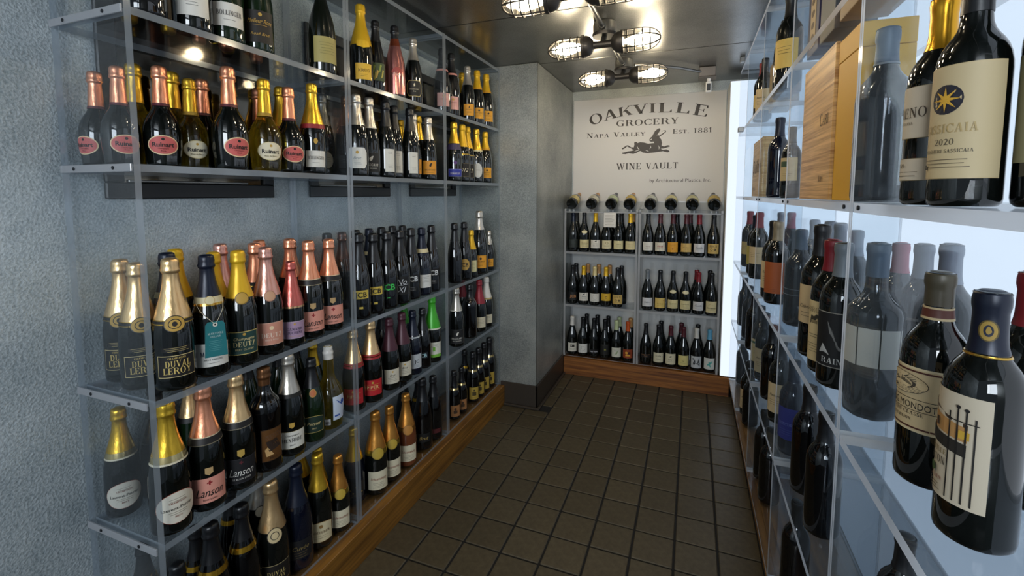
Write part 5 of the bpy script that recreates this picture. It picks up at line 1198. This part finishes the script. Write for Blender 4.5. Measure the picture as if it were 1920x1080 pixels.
# ------------------------------------------------------------------ eight bottles lying along the top of the back rack
cols = [('cream', '#d9c88a'), ('white', '#d9d5c0'), ('palegreen', '#c3cfae'), ('yellow', '#d9bb62'), ('black', '#cfd2c4'), ('black', '#d8cf9a'), ('navy', '#d6cf9e'), ('black', '#c9ae62')]
caps = ['tan', 'tan', 'navy', 'tan', 'black', 'black', 'black', 'black']
xs = [-.852, -.704, -.559, -.428, -.282, -.143, -.003, .137]
M_BASEGL = G['black']
for i, x in enumerate(xs):
    key = 'lying_%d' % i
    S(key, '', 'dark', (caps[i], .226, 0), (), [Lb('rect', cols[i][1], .072, .150, .070, (('Estate', 'i', .010, .006, K),), None, lines(2, -.010, .008, .05))], W)
    t = build_bottle(key, 'burg')
    t.location = (x, 3.428, 1.322)
    t.rotation_euler = (Matrix.Rotation(R(-(90-15)), 4, 'X') @ Matrix.Rotation(R(-90), 4, 'Z')).to_euler()
    cap_w = {'tan': 'tan', 'navy': 'navy', 'black': 'black'}[caps[i]]
    tag(t, '%s from left of the bottles lying on the back rack, %s capsule' % (NTH[i], cap_w), 'bottle', 'bottles lying along the top of the back rack')
    # clear cradle under each bottle
    mb = MB()
    for s_ in (-1, 1):
        mb.box((x+s_*.014-.003, 3.436, 1.2675), (x+s_*.014+.003, 3.455, 1.281), M_EDGE_R)
    mb.box((x-.03, 3.432, 1.2675), (x+.03, 3.4355, 1.284), M_ACRYLIC)
    tag(obj('bottle_cradle', mb), 'small clear cradle under the %s lying bottle from left' % NTH[i], 'cradle', 'cradles along the top of the back rack')
mb = MB(); mb.chamfer((-.606, 3.418, 1.155), (-.518, 3.4215, 1.262), .001, flat('#dcd9d2', .6))
card = tag(obj('price_card', mb), 'small white printed card hung on the back rack front edge', 'card')
mb = MB()
for i in range(7): mb.box((-.596, 3.4172, 1.24-i*.011), (-.530-.008*(i % 3), 3.4178, 1.243-i*.011), flat('#a9a49a', .6))
obj('printed_lines', mb, card)

# teal tag hanging from the navy-capped bottle
tb = [o for o in COL.objects if o.parent is None and o.get('label', '').startswith('navy-capped bottle with cream neck band, white label')][0]
bx_, by_, bs = tb.location.x, tb.location.y, tb.scale.x; az = math.atan2(-by_, -bx_) + .12
dirv = Vector((math.cos(az), math.sin(az), 0)); rt = Vector((-dirv.y, dirv.x, 0))
TEAL = flat('#1d6f74', .5)
zt = .912 + .150*bs
t = thing('hang_tag', 'teal paper tag hanging by string from the navy-capped bottle', 'tag', (bx_+dirv.x*.0495, by_+dirv.y*.0495, zt))
def loc3(a, b, e=0): return tuple(rt*a + Vector((0, 0, b)) + dirv*e)
out_ = [(-.016, .0), (.016, .0), (.022, -.008), (.026, -.094), (-.026, -.094), (-.022, -.008)]
mb = MB(); n = len(out_)
mb.add([loc3(a+.006, b, .002) for a, b in out_] + [loc3(a+.006, b, .0005) for a, b in out_], [tuple(range(n)), tuple(range(2*n-1, n-1, -1))] + [(i, i+n, (i+1) % n+n, (i+1) % n) for i in range(n)], TEAL)
tg = obj('tag_card', mb, t)
def tag_text(s, st, size, z):
    polys, w = line(s, st); mb = MB()
    for p in polys: mb.add([loc3(.006+(a-w/2)*size, z+b*size, .0026) for a, b in p], [tuple(range(len(p)))], flat('#b9d2cf', .6))
    obj('lettering', mb, tg)
tag_text('MARTINEZ', 's', .0052, -.034); tag_text('CELLAR', 's', .0046, -.042)
mb = MB()
for i in range(6): mb.add([loc3(.006+a, b, .0026) for a, b in rect(-.016+.002*(i % 2), -.052-i*.005, .014-.002*(i % 3), -.0512-i*.005)], [(0, 1, 2, 3)], flat('#6aa5a5', .6))
obj('printed_lines', mb, tg)
mb = MB(); mb.add([loc3(.006+a, b-.008, .0027) for a, b in disc(0, 0, .0055)], [tuple(range(20))], flat('#d8d4c6', .6)); mb.add([loc3(.006+a, b-.008, .0029) for a, b in disc(0, 0, .0025)], [tuple(range(20))], M_BLACK); obj('eyelet', mb, t)
mb = MB()
for s_ in (-1, 1):
    pts = []
    for k in range(7):
        u = k/6; a = s_*.0300*math.sin(u*PI/2); zz = -.006 + u*.054
        r_ = rad_at('champ', .150 + zz/bs)*bs + .0036
        dd = math.sqrt(max(r_*r_ - a*a, 0)) - .0495 if k else .002
        pts.append(loc3(.006*(1-u)+a, zz, max(dd, .002) if k == 1 else dd))
    mb.tube(pts, .0007, flat('#cfc6ae', .7), 5)
obj('string', mb, t)

# ------------------------------------------------------------------ boxes among the still wines
def crate(name, label, x0, x1, y0, y1, z0, h, mat, txt=(), group=None):
    t = thing(name, label, 'box', ((x0+x1)/2, (y0+y1)/2, z0))
    def L3(a): return (a[0]-(x0+x1)/2, a[1]-(y0+y1)/2, a[2])
    p = .009
    for nm, a, b in (('front_board', (x0, y0, .001), (x0+p, y1, h)), ('back_board', (x1-p, y0, .001), (x1, y1, h)), ('end_board', (x0+p+.0005, y0, .001), (x1-p-.0005, y0+p, h)), ('end_board', (x0+p+.0005, y1-p, .001), (x1-p-.0005, y1, h)), ('top_board', (x0+p+.0005, y0+p+.0005, h-p-.002), (x1-p-.0005, y1-p-.0005, h-.002)), ('bottom_board', (x0+p+.0005, y0+p+.0005, .001), (x1-p-.0005, y1-p-.0005, p))):
        mb = MB(); mb.chamfer(L3(a), L3(b), .0012, mat); fb = obj(nm, mb, t)
        if nm == 'front_board':
            for s, st, size, yo, zo in txt:
                polys, w = line(s, st); mb = MB()
                for q in polys: mb.add([(x0-.0006-(x0+x1)/2, yo-(y0+y1)/2-a_*size, zo+b_*size) for a_, b_ in q], [tuple(range(len(q)))], flat('#4a3416', .6))
                obj('lettering', mb, fb)
    return t
crate('wooden_wine_crate', 'upright wooden crate with burnt lettering, beside the yellow box', .295, .395, 1.285, 1.600, 1.385, .362, M_CRATE, (('CARI', 'c', .030, 1.40, .185), ('NAPA', 'c', .016, 1.39, .045)))
crate('wooden_wine_crate', 'pale wooden box with scribbled script, far down the lit wall', .300, .380, 2.50, 2.86, 1.385, .285, M_CRATE2, (('Quillon', 'i', .075, 2.84, .12), ('Quixote', 'c', .022, 2.82, .03)))
crate('wooden_wine_crate', 'pale wooden box on the top shelf, far along the lit wall', .330, .410, 2.325, 2.60, 1.79, .22, M_CRATE2)
def carton(label, x0, x1, y0, y1, z0, h, col, extra=None):
    t = thing('wine_carton', label, 'box', ((x0+x1)/2, (y0+y1)/2, z0))
    hx, hy = (x1-x0)/2, (y1-y0)/2
    mb = MB(); mb.chamfer((-hx, -hy, .0005), (hx, hy, h*.86), .0012, flat(col, .55)); obj('carton_body', mb, t)
    mb = MB(); mb.chamfer((-hx-.0004, -hy-.0004, h*.862), (hx+.0004, hy+.0004, h), .0012, flat(col, .55)); obj('lid', mb, t)
    if extra:
        c2, w, zz0, zz1 = extra
        mb = MB(); mb.box((-hx-.0012, -w/2, zz0), (-hx-.0005, w/2, zz1), flat(c2, .6)); pa = obj('front_label', mb, t)
        mb = MB()
        for i in range(6): mb.add([(-hx-.0014, yy, zz) for yy, zz in [(a, b+zz0+(zz1-zz0)*(.12+.15*i)) for a, b in disc(0, 0, w*.32, w*.16)]], [tuple(range(20))], flat('#57401f', .6))
        obj('label_print', mb, pa)
    return t
carton('tall matte mustard-yellow box beside the lettered wooden crate', .300, .392, 1.135, 1.275, 1.385, .355, '#e3aa0e')
carton('tall navy box with ornate tan label on the top shelf', .30, .385, 1.495, 1.622, 1.79, .34, '#1c1c48', ('#b39a72', .06, .02, .24))
carton('slate-grey box next to the navy box on the top shelf', .30, .385, 1.335, 1.475, 1.79, .33, '#3f464d')
carton('tan box on the top shelf above the mustard-yellow box', .30, .39, 1.06, 1.29, 1.79, .30, '#b99a78')
